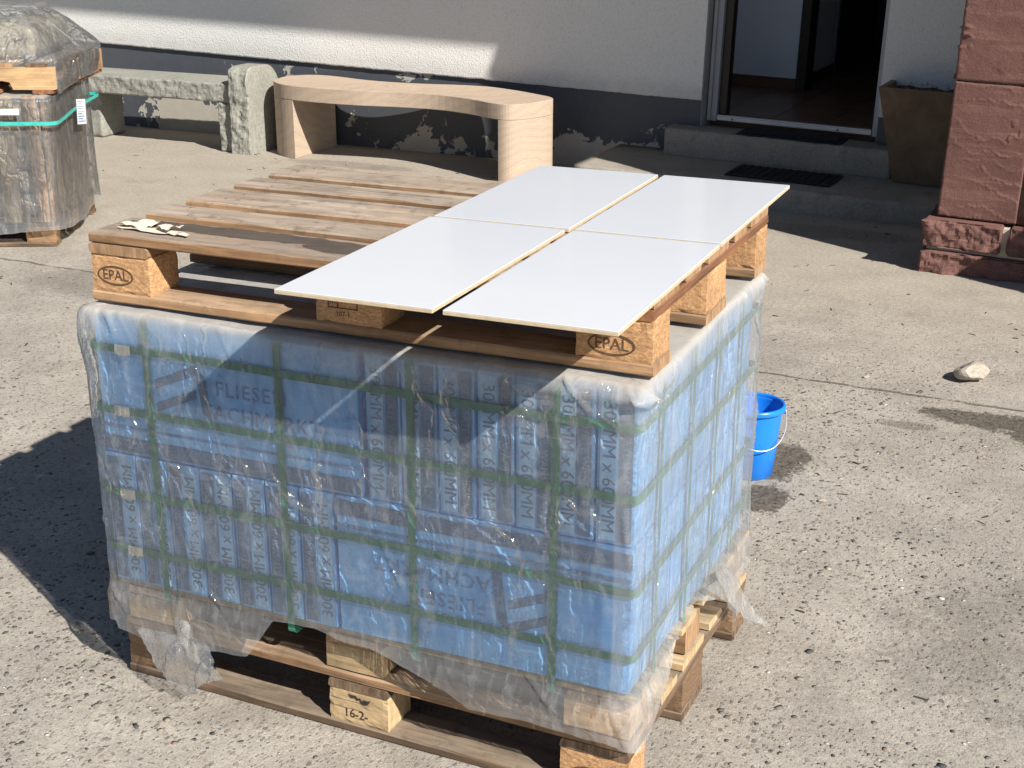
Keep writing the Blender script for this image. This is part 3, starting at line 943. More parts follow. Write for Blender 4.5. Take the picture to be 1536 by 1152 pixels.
def prism(outline, z0, z1, bev):
    bm = bmesh.new()
    vb = [bm.verts.new((p[0], p[1], z0)) for p in outline]
    f = bm.faces.new(vb)
    r_ = bmesh.ops.extrude_face_region(bm, geom=[f])
    for v in r_['geom']:
        if isinstance(v, bmesh.types.BMVert): v.co.z = z1
    bmesh.ops.recalc_face_normals(bm, faces=bm.faces)
    ed = [e for e in bm.edges if abs(e.verts[0].co.z - e.verts[1].co.z) < 1e-6]
    bmesh.ops.bevel(bm, geom=ed, offset=bev, segments=2, affect='EDGES', profile=.6)
    return bm
ol = [(p.x + 2.28, p.y - 5.72) for p in catmull(far_e + near_e)]
frombm('seat_slab', prism(ol, .378, .471, .004), SANDBENCH, b2)
def leg_outline(xa, xb):
    """part of the seat outline between two x, so that the leg follows the rounded end"""
    pts = [(x, y) for x, y in ol if xa <= x <= xb]
    c = (sum(p[0] for p in pts) / len(pts), sum(p[1] for p in pts) / len(pts))
    pts.sort(key=lambda p: math.atan2(p[1] - c[1], p[0] - c[0]))
    return [((x - c[0]) * .995 + c[0], (y - c[1]) * .995 + c[1]) for x, y in pts]
frombm('leg', prism(leg_outline(-1.08, -.74), 0, .3775, .004), SANDBENCH, b2)
frombm('leg', prism(leg_outline(.775, 1.1), 0, .3775, .004), SANDBENCH, b2)

# ------------------------------------------------------------------ pallets
def epal_mark(parent, loc, rot, w=.088, h=.040, mat=INK):
    vs, fs = ring_mesh(w / 2, h / 2, .0032, .0006)
    o = link('stamp', vs, fs, mat, parent, False, loc, rot)
    me = text_mesh('EPAL', .030, mat, .98)
    t = linkm('stamp', me, mat, parent, False, loc, rot)
    return o
FRONT = (R(90), 0, 0)
def euro_pallet(label, loc, rz, mats, seed, stamps=(), mid=None, group='wooden pallets under and on the blue load'):
    """1.2 x 0.8 x 0.144, long side on x; origin at its front left bottom corner"""
    deck, side, blockm = mats['deck'], mats['side'], mats['block']
    P = thing('wooden_pallet', label, 'pallet', loc, (0, 0, rz), group)
    ws = [.145, .100, .145, .100, .145]
    y = 0
    for i, w in enumerate(ws):
        m = mats.get('deck%d' % i, deck)
        board('deck_board', 1.2 - .004 * ((i * 7 + seed) % 3), w, .0215, seed + i, m, P, (.6, y + w / 2, .1222), (0.002 if i % 2 else -.0015), wane=mats.get('wane', .0))
        y += w + .04125
    for i, x in enumerate((.0725, .6, 1.1275)):
        board('stringer_board', .80, .143, .0215, seed + 10 + i, (mats.get('stringer', side) if i else side), P, (x, .4, .1004), R(90), wane=mats.get('wane', .0))
    for i, (yy, w) in enumerate(((.05, .1), (.4, .145), (.75, .1))):
        board('bottom_board', 1.2, w, .0215, seed + 20 + i, side, P, (.6, yy, .0003), wane=mats.get('wane', .0))
    for i, x in enumerate((.0725, .6, 1.1275)):
        for j, (yy, w) in enumerate(((.05, .1), (.4, .145), (.75, .1))):
            b = frombm('block', block_mesh(.143, w - .003, .0780, seed + 30 + i * 3 + j), mats.get('block%d%d' % (i, j), blockm), P, False, (x, yy, .0221))
            if j == 0 and i in stamps:
                epal_mark(b, (-.004 if i else -.012, -(w - .003) / 2 - .0008, .0290 if i else .036), FRONT)
            if j == 0 and i == 1 and mid: mid(b, -(w - .003) / 2 - .0008)
    # nails
    rnd = random.Random(seed)
    y = 0
    kids = [c for c in P.children if c.name.startswith('deck_board')]
    me = bpy.data.meshes.new('nail')
    bm = bmesh.new(); bmesh.ops.create_cone(bm, cap_ends=True, segments=8, radius1=.0042, radius2=.0036, depth=.0012); bm.to_mesh(me); bm.free()
    me.materials.append(NAIL)
    for kb in kids:
        for x in (-.5275, 0, .5275):
            for q in (-1, 1):
                linkm('nail', me, None, kb, False, (x + rnd.uniform(-.03, .03), q * .028 + rnd.uniform(-.006, .006), .0216))
    return P

def mid_frame(b, y):
    for (x, z, w, h) in ((-.012, .044, .064, .030),):
        o = [(-w / 2, -h / 2), (w / 2, -h / 2), (w / 2, h / 2), (-w / 2, h / 2)]
        for (a, c, e, f) in ((-w / 2, -h / 2, w, .002), (-w / 2, h / 2 - .002, w, .002), (-w / 2, -h / 2, .002, h), (w / 2 - .002, -h / 2, .002, h), (-w / 2 + .02, -h / 2, .002, h)):
            flatpoly('stamp', [(a, c), (a + e, c), (a + e, c + f), (a, c + f)], .0006, INK, b, (x, y, z), FRONT)
        linkm('stamp', text_mesh('107-1', .013, INK), None, b, False, (x, y, z - .026), FRONT)
        linkm('stamp', text_mesh('III', .020, INK), None, b, False, (x - .022, y, z), FRONT)
def mid_162(b, y):
    linkm('stamp', text_mesh('16-2-', .029, INK_BLACK, .95), None, b, False, (-.006, y, .024), FRONT)
    pts = [(-.030, .012), (-.022, .004), (-.012, .006), (-.006, .001), (0, .004), (.004, -.004), (.012, -.006), (.022, -.003), (.030, .008), (.022, .005), (.012, .006), (.006, .002), (.001, .009), (-.003, .006), (-.010, .012), (-.020, .011)]
    pts = [(x * .9, z * 1.0) for x, z in pts]
    flatpoly('stamp', pts, .0006, INK_BLACK, b, (.004, y, .058), FRONT)

ZT = .879
top_pallet = euro_pallet('weathered orange pallet lying on the wrapped blue load, under the white tiles', (0, 0, ZT), 0,
            dict(deck=WOOD_TOP, side=WOOD_SIDE, block=CHIP, deck0=WOOD_STAIN, stringer=WOOD_RED), 100, (0, 2), mid_frame)
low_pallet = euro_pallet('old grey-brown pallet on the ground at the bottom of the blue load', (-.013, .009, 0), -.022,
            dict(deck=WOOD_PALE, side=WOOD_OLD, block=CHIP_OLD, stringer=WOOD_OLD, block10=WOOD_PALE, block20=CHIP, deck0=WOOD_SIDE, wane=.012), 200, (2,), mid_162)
# the load's own pallet: blocks and deck only
lp = thing('wooden_pallet', 'low pale wooden pallet directly under the blue tile boxes', 'pallet', (-.005, .0, .1455), (0, 0, -.01), 'wooden pallets under and on the blue load')
for i, x in enumerate((.08, .585, 1.12)):
    for j, yy in enumerate((.055, .40, .745)):
        m = WOOD_NEW if (i == 2 and j == 0) else WOOD_PALE if j == 0 else WOOD_SIDE
        me = board_mesh(.135, .10, .066, 300 + i * 3 + j, wear=.003, seg=6)
        linkm('block', me, m, lp, False, (x, yy, .0))
    board('stringer_board', .80, .12, .0175, 320 + i, WOOD_SIDE, lp, (x, .4, .0665), R(90))
for i in range(6):
    board('deck_board', 1.2, .10, .0175, 330 + i, WOOD_PALE, lp, (.6, .052 + i * .139, .0845))

# ------------------------------------------------------------------ tile cartons
BX0, BX1, BY0, BY1 = 0.0, 1.185, -.018, .79
ZB, ZM, ZTOP = .2495, .553, .856
FRONTROT = (R(90), 0, 0)
TXT_SIZE = text_mesh('300MM x 600MM', .036, PRINT, .98)
TXT_BAND = text_mesh('GLASIERTE WANDFLIESEN', .0215, PRINT_PALE, .96)
TXT_BAND_L = text_mesh('GLASIERTE WANDFLIESEN   300MM x 600MM', .026, PRINT_PALE, 1.0)
TXT_FL = text_mesh('FLIESEN', .044, PRINT_SOFT, 1.12)
TXT_FA = text_mesh('FACHMARKT', .044, PRINT_SOFT, 1.08)
def carton_mesh(lx, ly, lz, seed):
    bm = box_bm(0, lx, 0, ly, 0, lz)
    bmesh.ops.subdivide_edges(bm, edges=list(bm.edges), cuts=5, use_grid_fill=True)
    for v in bm.verts:
        p = v.co
        n = Vector(((p.x > lx - 1e-5) - (p.x < 1e-5) * 1, (p.y > ly - 1e-5) - (p.y < 1e-5) * 1, (p.z > lz - 1e-5) - (p.z < 1e-5) * 1))
        e = abs(n.x) + abs(n.y) + abs(n.z)
        if e >= 2: v.co -= n * .0022
        dn = max(0., fb(p.x * 6, p.y * 6, p.z * 6, 3, seed)) * .004
        if e == 1 and abs(n.y): v.co.y -= n.y * dn
    return bm
def spine(name_label, x, w, y0, ly, z0, z1, flip, seed, front=True):
    """carton standing on edge with its narrow side to the front"""
    h = z1 - z0 - .002
    t = thing('tile_box', name_label, 'box', (x, y0 + .004 * random.Random(seed).random(), z0 + .001), (0, 0, 0), 'blue tile cartons inside the wrapped load')
    frombm('carton', carton_mesh(w - .0015, ly, h, seed), BOX, t)
    if not front: return t
    if flip:   # lettering reads upwards, dark band left
        flatpoly('print_band', [(-.014, -.142), (.014, -.142), (.014, .142), (-.014, .142)], .0006, PRINT, t, (.021, -.0006, h / 2), FRONTROT)
        linkm('lettering', TXT_BAND, None, t, False, (.021, -.0013, h / 2), (R(90), R(-90), 0))
        flatpoly('print_panel', [(-.017, -.142), (.017, -.142), (.017, .142), (-.017, .142)], .0004, PRINT_LIGHT, t, (.057, -.0004, h / 2), FRONTROT)
        linkm('lettering', TXT_SIZE, None, t, False, (.058, -.0012, h / 2), (R(90), R(-90), 0))
    else:
        flatpoly('print_band', [(-.013, -.142), (.013, -.142), (.013, .142), (-.013, .142)], .0006, PRINT, t, (.057, -.0006, h / 2), FRONTROT)
        linkm('lettering', TXT_BAND, None, t, False, (.057, -.0013, h / 2), (R(90), R(90), 0))
        flatpoly('print_panel', [(-.016, -.142), (.016, -.142), (.016, .142), (-.016, .142)], .0004, PRINT_LIGHT, t, (.024, -.0004, h / 2), FRONTROT)
        linkm('lettering', TXT_SIZE, None, t, False, (.024, -.0012, h / 2), (R(90), R(90), 0))
    return t
def broad(label, x0, lx, y, w, z0, z1, flip, seed, front=True):
    """carton with its broad side to the front"""
    h = z1 - z0 - .002
    t = thing('tile_box', label, 'box', (x0, y, z0 + .001), (0, 0, 0), 'blue tile cartons inside the wrapped load')
    frombm('carton', carton_mesh(lx, w - .0015, h, seed), BOX, t)
    if not front: return t
    def pt(u, v): return (lx - u, h - v) if flip else (u, v)
    ry = R(180) if flip else 0
    def rect(a, b, c, d, mat):
        p = [pt(a, c), pt(b, c), pt(b, d), pt(a, d)]
        flatpoly('print_band', p if not flip else p, .0006, mat, t, (0, -.0006, 0), FRONTROT)
    def txt(me, u, v):
        q = pt(u, v)
        linkm('lettering', me, None, t, False, (q[0], -.0013, q[1]), (R(90), ry, 0))
    rect(.0, lx, .008, .040, PRINT)
    txt(TXT_BAND_L, lx * .5, .025)
    rect(.0, lx, .060, .066, PRINT_SOFT)
    txt(TXT_FL, .375, .180); txt(TXT_FA, .398, .128)
    for poly in ([(.145, .180), (.245, .222), (.245, .202), (.145, .160)], [(.145, .130), (.245, .172), (.245, .152), (.145, .110)], [(.245, .222), (.268, .20), (.280, .10), (.262, .088)]):
        flatpoly('logo', [pt(*p) for p in poly], .0006, PRINT, t, (0, -.0006, 0), FRONTROT)
    return t
ORD = ['first', 'second', 'third', 'fourth', 'fifth', 'sixth', 'seventh', 'eighth', 'ninth', 'tenth']
# top layer: left group broad side out (one behind the other), right group spines out
for k in range(10):
    broad('blue tile carton, broad side with lettering and logo outwards, top layer' if k == 0 else 'blue tile carton, %s behind the broad lettered carton of the top layer' % ORD[k - 1],
          BX0 + .006, .618, BY0 + k * .0805, .0805, ZM, ZTOP, False, 500 + k, k == 0)
for i in range(7):
    spine('blue tile carton with lettering reading downwards, %s from the broad logo carton, top layer' % ORD[i], .636 + .0782 * i, .0782, BY0, .60, ZM, ZTOP, False, 520 + i)
for k in range(2):
    broad('blue tile carton, %s of two ends behind the spine cartons, top layer' % ORD[k], .636, .546, BY0 + .604 + k * .098, .098, ZM, ZTOP, False, 530 + k, False)
# bottom layer: mirrored
for i in range(7):
    spine('blue tile carton with lettering reading upwards, %s from the white strap clips, bottom layer' % ORD[i], -.003 + .0800 * i, .0800, BY0, .60, ZB, ZM, True, 540 + i)
for k in range(2):
    broad('blue tile carton, %s of two behind the upward-lettered cartons, bottom layer' % ORD[k], 0, .556, BY0 + .604 + k * .098, .098, ZB, ZM, False, 550 + k, False)
for k in range(10):
    broad('blue tile carton, broad side with upside-down lettering outwards, bottom layer' if k == 0 else 'blue tile carton, its end %s behind the upside-down lettered carton, bottom layer' % ORD[k - 1],
          .562, .620, BY0 + k * .0805, .0805, ZB, ZM, True, 560 + k, k == 0)

# ------------------------------------------------------------------ rounded rectangle path and straps
def rr_path(x0, x1, y0, y1, r, per=.01):
    """points and outward normals counter-clockwise from the front left corner; also arc length"""
    pts = []
    def seg(a, b, n):
        L = (Vector(b) - Vector(a)).length; k = max(1, int(L / per))
        for i in range(k): pts.append((a[0] + (b[0] - a[0]) * i / k, a[1] + (b[1] - a[1]) * i / k, n[0], n[1]))
    def arc(cx, cy, a0):
        k = max(3, int(r * 1.57 / per))
        for i in range(k):
            a = a0 + math.pi / 2 * i / k
            pts.append((cx + r * math.cos(a), cy + r * math.sin(a), math.cos(a), math.sin(a)))
    seg((x0 + r, y0), (x1 - r, y0), (0, -1)); arc(x1 - r, y0 + r, -math.pi / 2)
    seg((x1, y0 + r), (x1, y1 - r), (1, 0)); arc(x1 - r, y1 - r, 0)
    seg((x1 - r, y1), (x0 + r, y1), (0, 1)); arc(x0 + r, y1 - r, math.pi / 2)
    seg((x0, y1 - r), (x0, y0 + r), (-1, 0)); arc(x0 + r, y0 + r, math.pi)
    return pts
def loop_strap(pts, to3, wdir, w, th, seed, wob=.0015):
    """band swept along a closed path"""
    vs = []; fs = []; n = len(pts)
    for i, (a, b, na, nb) in enumerate(pts):
        P = to3(a, b); N = to3(na, nb, True)
        q = fb(i * .05, 0, 0, 2, seed) * wob * 3
        for (u, v) in ((-1, 0), (1, 0), (1, 1), (-1, 1)):
            vs.append(P + wdir * (u * w / 2 + q) + N * (v * th))
    for i in range(n):
        j = (i + 1) % n
        for k in range(4):
            fs.append((i * 4 + k, j * 4 + k, j * 4 + (k + 1) % 4, i * 4 + (k + 1) % 4))
    return vs, fs
names = ['topmost', 'second from the top', 'third from the top', 'lowest']
for i, z in enumerate((.790, .655, .466, .333)):
    pts = rr_path(BX0 - .007, BX1 + .007, BY0 - .006, BY1 + .008, .012, .03)
    f = lambda a, b, d=False, z=z: Vector((a, b, 0 if d else z))
    vs, fs = loop_strap(pts, f, Vector((0, 0, 1)), .0165, .0009, i * 3.3)
    o = tag(link('packing_strap', vs, fs, STRAP), 'green strap running level round the blue boxes, %s of four' % names[i], 'strap', 'green straps round the blue boxes')
    cx = (.082, .066, .060, .065)[i]
    bmc = box_bm(-.019, .019, -.004, 0, -.0105, .0105, .0015, 1)
    cl = frombm('clip', bmc, CLIP, o, False, (cx, BY0 - .0072, z))
    for q in (-.008, .004):
        box('clip_ridge', q, q + .005, -.0058, -.0042, -.0108, .0108, CLIP, cl)
order = ['beside the white clips', 'second from the white clips', 'third from the white clips', 'farthest from the white clips']
for i, x in enumerate((.136, .447, .737, 1.029)):
    pts = rr_path(BY0 - .0045, BY1 + .006, ZB - .030, ZTOP + .004, .010, .03)
    f = lambda a, b, d=False, x=x: Vector((0 if d else x, a, b))
    vs, fs = loop_strap(pts, f, Vector((1, 0, 0)), .0165, .0009, 20 + i * 2.1)
    tag(link('packing_strap', vs, fs, STRAP), 'upright green strap over the lettered box front, %s' % order[i], 'strap', 'green straps round the blue boxes')
for i, y in enumerate((.105, .305, .485, .665)):
    pts = rr_path(BX0 - .0045, BX1 + .0045, ZB - .0305, ZTOP + .007, .010, .03)
    f = lambda a, b, d=False, y=y: Vector((a, 0 if d else y, b))
    vs, fs = loop_strap(pts, f, Vector((0, 1, 0)), .0150, .0009, 40 + i * 2.1)
    tag(link('packing_strap', vs, fs, STRAP), 'upright green strap on the hazy side of the wrapped load, %s' % ['at the lettered front', 'second from the lettered front', 'third from the lettered front', 'farthest from the lettered front'][i], 'strap', 'green straps round the blue boxes')

# ------------------------------------------------------------------ wrapping film
def lerp_prof(tab, s):
    for (a, va), (b, vb) in zip(tab[:-1], tab[1:]):
        if s <= b: return va + (vb - va) * max(0, min(1, (s - a) / (b - a))) if b > a else vb
    return tab[-1][1]
def film(name, rect, rad, ztop, bottom, inset, seed, mat, per=.008, nz=64, base_off=.006, folds=60, bulge=None, dust_hazef=None, xf=None, parent=None, jag=.010, foldamp=.0045, amp=.005, fwid=1.0):
    x0, x1, y0, y1 = rect
    pts = rr_path(x0, x1, y0, y1, rad, per)
    n = len(pts)
    arc = [0.0]
    for i in range(1, n): arc.append(arc[-1] + math.hypot(pts[i][0] - pts[i - 1][0], pts[i][1] - pts[i - 1][1]))
    tot = arc[-1] + per
    rnd = random.Random(seed)
    FO = []
    corners = [x1 - x0, x1 - x0 + y1 - y0, 2 * (x1 - x0) + y1 - y0, 0]
    for k in range(folds):
        if rnd.random() < .55:
            s0 = rnd.choice(corners) + rnd.gauss(0, .07)
        else: s0 = rnd.uniform(0, tot)
        FO.append((s0 % tot, rnd.choice((rnd.uniform(.2, ztop), ztop - abs(rnd.gauss(0, .06)), .2 + abs(rnd.gauss(0, .05)))), rnd.choice((-1, 1)) * rnd.uniform(.05, 1.1), rnd.uniform(.005, .010) * fwid, rnd.uniform(.4, 1.2) * foldamp * rnd.choice((1, 1, -.5)), rnd.uniform(.03, .11)))
    vs = []; dust = []
    for i, (px, py, nx, ny) in enumerate(pts):
        s = arc[i]
        zb = bottom(s, px, py) + fb(s * 6, 0, 0, 3, seed) * jag
        near = [f_ for f_ in FO if abs(s - f_[0]) < abs(f_[2]) * f_[5] * 2.2 + .03]
        for k in range(nz + 1):
            t = k / nz
            if t < .14:                       # top part lying on the load
                u = t / .14
                off = 0; ins = inset * (1 - u)
                z = ztop
            else:
                u = (t - .14) / .86
                z = ztop - (ztop - zb) * u
                off = 0; ins = 0
            # rounding of the upper rim
            if t >= .14:
                dd = (ztop - z)
                rr = .012
                if dd < rr: off -= rr * (1 - math.sqrt(max(0, 1 - (1 - dd / rr) ** 2)))
                w = base_off + fb(s * 3.2, z * 4, 0, 4, seed + 3) * amp + fb(s * 11, z * 9, 1, 3, seed + 6) * amp * .4
                for (fs0, fz, sl_, fw, fa, fl_) in near:
                    dz = z - fz
                    if abs(dz) < fl_ * 2.2:
                        ds = s - fs0 - sl_ * dz
                        if abs(ds) < fw * 3: w += fa * math.exp(-(ds / fw) ** 2 - (dz / fl_) ** 2)
                w = max(w, .0035)
                if bulge: w += bulge(s, z, px, py)
                off += w
                zz = z
            else:
                zz = z + (fb(px * 9, py * 9, t * 4, 3, seed) * .003 - .001) * (1 if u > .3 else 0)
                off += base_off * .4 * u
                zz = min(zz, ztop + .0012)
            p = Vector((min(max(px + nx * off, x0 + ins), x1 - ins), min(max(py + ny * off, y0 + ins), y1 - ins), zz)) if ins > 1e-6 else Vector((px + nx * off, py + ny * off, zz))
            vs.append(p)
            dust.append(dust_hazef(s, zz, t) if dust_hazef else 0.)
    m = nz + 1
    fs = []
    for i in range(n):
        j = (i + 1) % n
        for k in range(nz):
            fs.append((i * m + k, i * m + k + 1, j * m + k + 1, j * m + k))
    fs.append(tuple(i * m for i in range(n)))
    o = link(name, vs, fs, mat, parent, True)
    at = o.data.attributes.new('dust', 'FLOAT', 'POINT')
    at.data.foreach_set('value', dust)
    return o
LX, LY = 1.185 + .014, .808 + .012
front_prof = [(-.1, .145), (0, .145), (.09, .125), (.22, .135), (.345, .150), (.385, .205), (.41, .245), (.5, .246), (.64, .238), (.70, .225), (.78, .192), (.86, .158), (.98, .157), (1.06, .153), (1.22, .148)]
right_prof = [(0, .148), (.06, .156), (.12, .175), (.22, .235), (.31, .275), (.37, .272), (.46, .235), (.56, .20), (.66, .185), (.74, .17), (.85, .16)]
def film_bottom(s, x, y):
    if y < .002 and 0.01 < x < 1.17: return lerp_prof(front_prof, x)
    if x > 1.15: return lerp_prof(right_prof, y + .03)
    if x < .02: return .16
    return .17
def film_bulge(s, z, x, y):
    b = 0
    low = max(0, min(1, (.27 - z) / .05))
    b += .010 * low * low
    b += .009 * math.exp(-((z - .845) / .014) ** 2) * (max(0, fb(s * 7, 0, 0, 2, 5)) * 1.3 + (1. if (y < 0 and x > .95) else .0) * .8)
    if x < .03: b += .012 * math.exp(-((z - .80) / .06) ** 2)
    return b
def film_dust_haze(s, z, t):
    d = max(0, min(1, (z - .800) / .05)) * .30 + max(0, min(1, (z - .852) / .015)) * .3
    if t < .15: d = .86
    if z < .252: d += .10
    front = s < 1.15
    if not front and s < 2.02: d += .22  # right side: its brighter sunlit haze is put into the film colour
    return min(.95, max(0, d))
wrap = film('wrapping_film', (BX0 - .009, BX1 + .009, BY0 - .009, BY1 + .010), .008, .8725, film_bottom, .16, 7, FILM, bulge=film_bulge, dust_hazef=film_dust_haze, foldamp=.0055, folds=170, per=.0055, nz=120, fwid=.5)
tag(wrap, 'clear dusty plastic film wrapped round the blue boxes, torn along its lower edge', 'plastic film')
# torn flaps hanging from the film
def flap(name, rows, parent, mat, dustv=.35, n=10, seed=1, crumple=.006):
    """rows: list of (left point, right point) from the top down; crumpled sheet"""
    vs = []; fs = []
    R_ = []
    for (a, b) in rows: R_.append((Vector(a), Vector(b)))
    M = len(R_) * 7 - 6
    for k in range(M):
        t = k / (M - 1) * (len(R_) - 1); i = min(int(t), len(R_) - 2); f = t - i
        a = R_[i][0].lerp(R_[i + 1][0], f); b = R_[i][1].lerp(R_[i + 1][1], f)
        for j in range(n + 1):
            p = a.lerp(b, j / n)
            w = Vector((fb(p.x * 34, p.y * 34, p.z * 10, 3, seed), fb(p.x * 34, p.y * 34, p.z * 10, 3, seed + 5), fb(p.x * 34, p.y * 34, p.z * 14, 3, seed + 9) * .5)) * crumple * (0 if k == 0 else 1)
            vs.append(p + w)
    for k in range(M - 1):
        for j in range(n):
            a = k * (n + 1) + j
            fs.append((a, a + 1, a + n + 2, a + n + 1))
    o = link(name, vs, fs, mat, parent, True)
    at = o.data.attributes.new('dust', 'FLOAT', 'POINT')
    at.data.foreach_set('value', [dustv] * len(vs))
    return o
flap('torn_flap', [((.075, -.045, .160), (.235, -.045, .165)), ((.088, -.056, .128), (.26, -.052, .138)), ((.112, -.064, .092), (.285, -.066, .114)), ((.160, -.070, .060), (.300, -.074, .102)), ((.205, -.074, .034), (.240, -.074, .070))], wrap, FILM, .14, 26, 3, .010)
flap('torn_flap', [((.165, -.040, .205), (.215, -.048, .20)), ((.175, -.054, .172), (.232, -.060, .165)), ((.195, -.066, .135), (.246, -.066, .128)), ((.215, -.066, .118), (.262, -.070, .110))], wrap, FILM, .20, 16, 13, .010)
flap('torn_flap', [((1.213, .36, .30), (1.213, .60, .225)), ((1.218, .42, .262), (1.222, .62, .175)), ((1.224, .50, .205), (1.228, .64, .120)), ((1.226, .57, .130), (1.228, .63, .080))], wrap, FILM, .38, 24, 23, .014)
flap('torn_flap', [((1.216, .44, .30), (1.216, .53, .27)), ((1.232, .48, .235), (1.236, .55, .235)), ((1.248, .53, .170), (1.256, .58, .18)), ((1.272, .59, .115), (1.278, .61, .124)), ((1.300, .64, .080), (1.304, .646, .084))], wrap, FILM, .42, 16, 29, .009)

# ------------------------------------------------------------------ four white wall tiles
tx, ty, tth = .9169, -.2381, .0122
ttop = ZT + .144 + .0015
lab = {(0, 0): 'white glazed wall tile whose front corner overhangs the EPAL stamped corner block', (-1, 0): 'white glazed wall tile overhanging the middle of the pallet, next to its bare boards',
       (0, 1): 'white glazed wall tile reaching out towards the doorway steps', (-1, 1): 'white glazed wall tile reaching out towards the sandstone bench'}
for (ix, iy), lb in lab.items():
    g = (.0175 if iy == 0 else .0135)
    lx = ix * (.3 + g) + (0 if ix == 0 else 0) + .15
    ly = iy * .611 + .3
    c, s = math.cos(tth), math.sin(tth)
    tl = thing('wall_tile', lb, 'tile', (tx + c * lx - s * ly, ty + s * lx + c * ly, ttop), (0, 0, tth + (.003 if iy else -.002) * (1 if ix else -.5)), 'white tiles laid out on the pallet')
    box('tile_body', -.15, .15, -.30, .30, 0, .0068, BISQUE, tl, .0008, 1)
    box('glaze', -.1497, .1497, -.2997, .2997, .0069, .0085, GLAZE, tl, .0007, 2)

# scraps of paper on the stained front board
sc = thing('paper_scrap', 'torn scraps of beige paper lying on the stained pallet board', 'paper', (.10, .072, ZT + .1452), (0, 0, R(-6)))
def scrap(pts, seed, lift):
    nn = 7
    vs = []; fs = []
    a, b, c_, d = [Vector((*p, 0)) for p in pts]
    for j in range(nn + 1):
        for i in range(nn + 1):
            u, v = i / nn, j / nn
            p = a * (1 - u) * (1 - v) + b * u * (1 - v) + c_ * u * v + d * (1 - u) * v
            p.z = .0012 + lift * abs(fb(p.x * 25, p.y * 25, 0, 3, seed)) + (lift * .5 * u * v)
            p.x += fb(p.x * 40, p.y * 40, 3, 2, seed) * .004; p.y += fb(p.x * 40, p.y * 40, 9, 2, seed) * .004
            vs.append(p)
    for j in range(nn):
        for i in range(nn):
            q = j * (nn + 1) + i
            fs.append((q, q + 1, q + nn + 2, q + nn + 1))
    return link('paper_piece', vs, fs, PAPER, sc, False)
scrap([(-.065, -.015), (.005, -.028), (.012, .030), (-.045, .040)], 1, .012)
scrap([(-.060, -.030), (.060, -.034), (.105, -.012), (.0, -.006)], 2, .006)
scrap([(.030, -.018), (.080, -.030), (.088, .006), (.050, .014)], 3, .022)
scrap([(.07, -.026), (.125, -.030), (.128, -.018), (.085, -.014)], 4, .006)

# ------------------------------------------------------------------ blue bucket
bk = thing('bucket', 'bright blue plastic bucket with wire handle beside the wrapped load', 'bucket', (.985, 1.685, .0015))
def lathe(prof, n=48):
    vs = []; fs = []
    for (r_, z) in prof:
        for i in range(n):
            a = 2 * math.pi * i / n
            vs.append((r_ * math.cos(a), r_ * math.sin(a), z))
    for k in range(len(prof) - 1):
        for i in range(n):
            j = (i + 1) % n
            fs.append((k * n + i, k * n + j, (k + 1) * n + j, (k + 1) * n + i))
    fs.append(tuple(range(n)))
    fs.append(tuple((len(prof) - 1) * n + i for i in reversed(range(n))))
    return vs, fs
vs, fs = lathe([(.062, 0), (.0665, .003), (.078, .12), (.0865, .212), (.0865, .216), (.084, .2155), (.0835, .21), (.075, .12), (.0635, .007)])
link('pail', vs, fs, BUCKET, bk, True)
vs, fs = lathe([(.0875, .208), (.0925, .209), (.0945, .213), (.0945, .221), (.092, .226), (.087, .227), (.0845, .224), (.0845, .209)])
fs = fs[:-2] + [(7 * 48 + i, 7 * 48 + (i + 1) % 48, (i + 1) % 48, i) for i in range(48)]
link('rim', vs, fs, BUCKET, bk, True)
def tube(pts, r_, n=8):
    vs = []; fs = []
    P = [Vector(p) for p in pts]
    for i, p in enumerate(P):
        d = (P[min(i + 1, len(P) - 1)] - P[max(i - 1, 0)]).normalized()
        u = d.cross(Vector((.3, .2, 1))).normalized(); v = d.cross(u)
        for k in range(n):
            a = 2 * math.pi * k / n
            vs.append(p + u * r_ * math.cos(a) + v * r_ * math.sin(a))
    for i in range(len(P) - 1):
        for k in range(n):
            fs.append((i * n + k, i * n + (k + 1) % n, (i + 1) * n + (k + 1) % n, (i + 1) * n + k))
    fs.append(tuple(range(n))); fs.append(tuple((len(P) - 1) * n + k for k in reversed(range(n))))
    return vs, fs
ha = R(33)
hp = []
for k in range(29):
    a = math.pi * k / 28
    u = .0985 * math.cos(a); d = .102 * math.sin(a)
    out = math.sqrt(max(0, .0985 ** 2 - u * u)) * 1.0
    hp.append((math.cos(ha) * u + math.sin(ha) * out * 1.0, math.sin(ha) * u - math.cos(ha) * out * 1.0, .205 - d * .95))
vs, fs = tube(hp, .0017)
link('handle', vs, fs, WIRE, bk, True)
for q in (-1, 1):
    box('handle_lug', -.010, .010, -.004, .004, -.014, .010, BUCKET, bk, .002, 1, (q * .0945 * math.cos(ha), q * .0945 * math.sin(ha), .200), (0, 0, ha + R(90)))

# ------------------------------------------------------------------ loose stone and small debris
def rock(name, r_, seed, mat, loc, sc=(1, 1, 1), rz=0, sub=3, amp=.35):
    bm = bmesh.new()
    bmesh.ops.create_icosphere(bm, subdivisions=sub, radius=1)
    rr_ = random.Random(seed)
    planes = [(Vector((rr_.gauss(0, 1), rr_.gauss(0, 1), rr_.gauss(0, 1))).normalized(), rr_.uniform(.62, .85)) for _ in range(9)]
    for v in bm.verts:
        p = v.co.copy()
        for (nn, dd) in planes:
            e = p.dot(nn) - dd
            if e > 0: p -= nn * e
        p += v.co * fb(v.co.x * 3, v.co.y * 3, v.co.z * 3, 4, seed) * .06
        v.co = Vector((p.x * r_ * sc[0], p.y * r_ * sc[1], p.z * r_ * sc[2]))
    zmin = min(v.co.z for v in bm.verts)
    for v in bm.verts: v.co.z -= zmin
    return frombm(name, bm, mat, None, False, loc, (0, 0, rz))
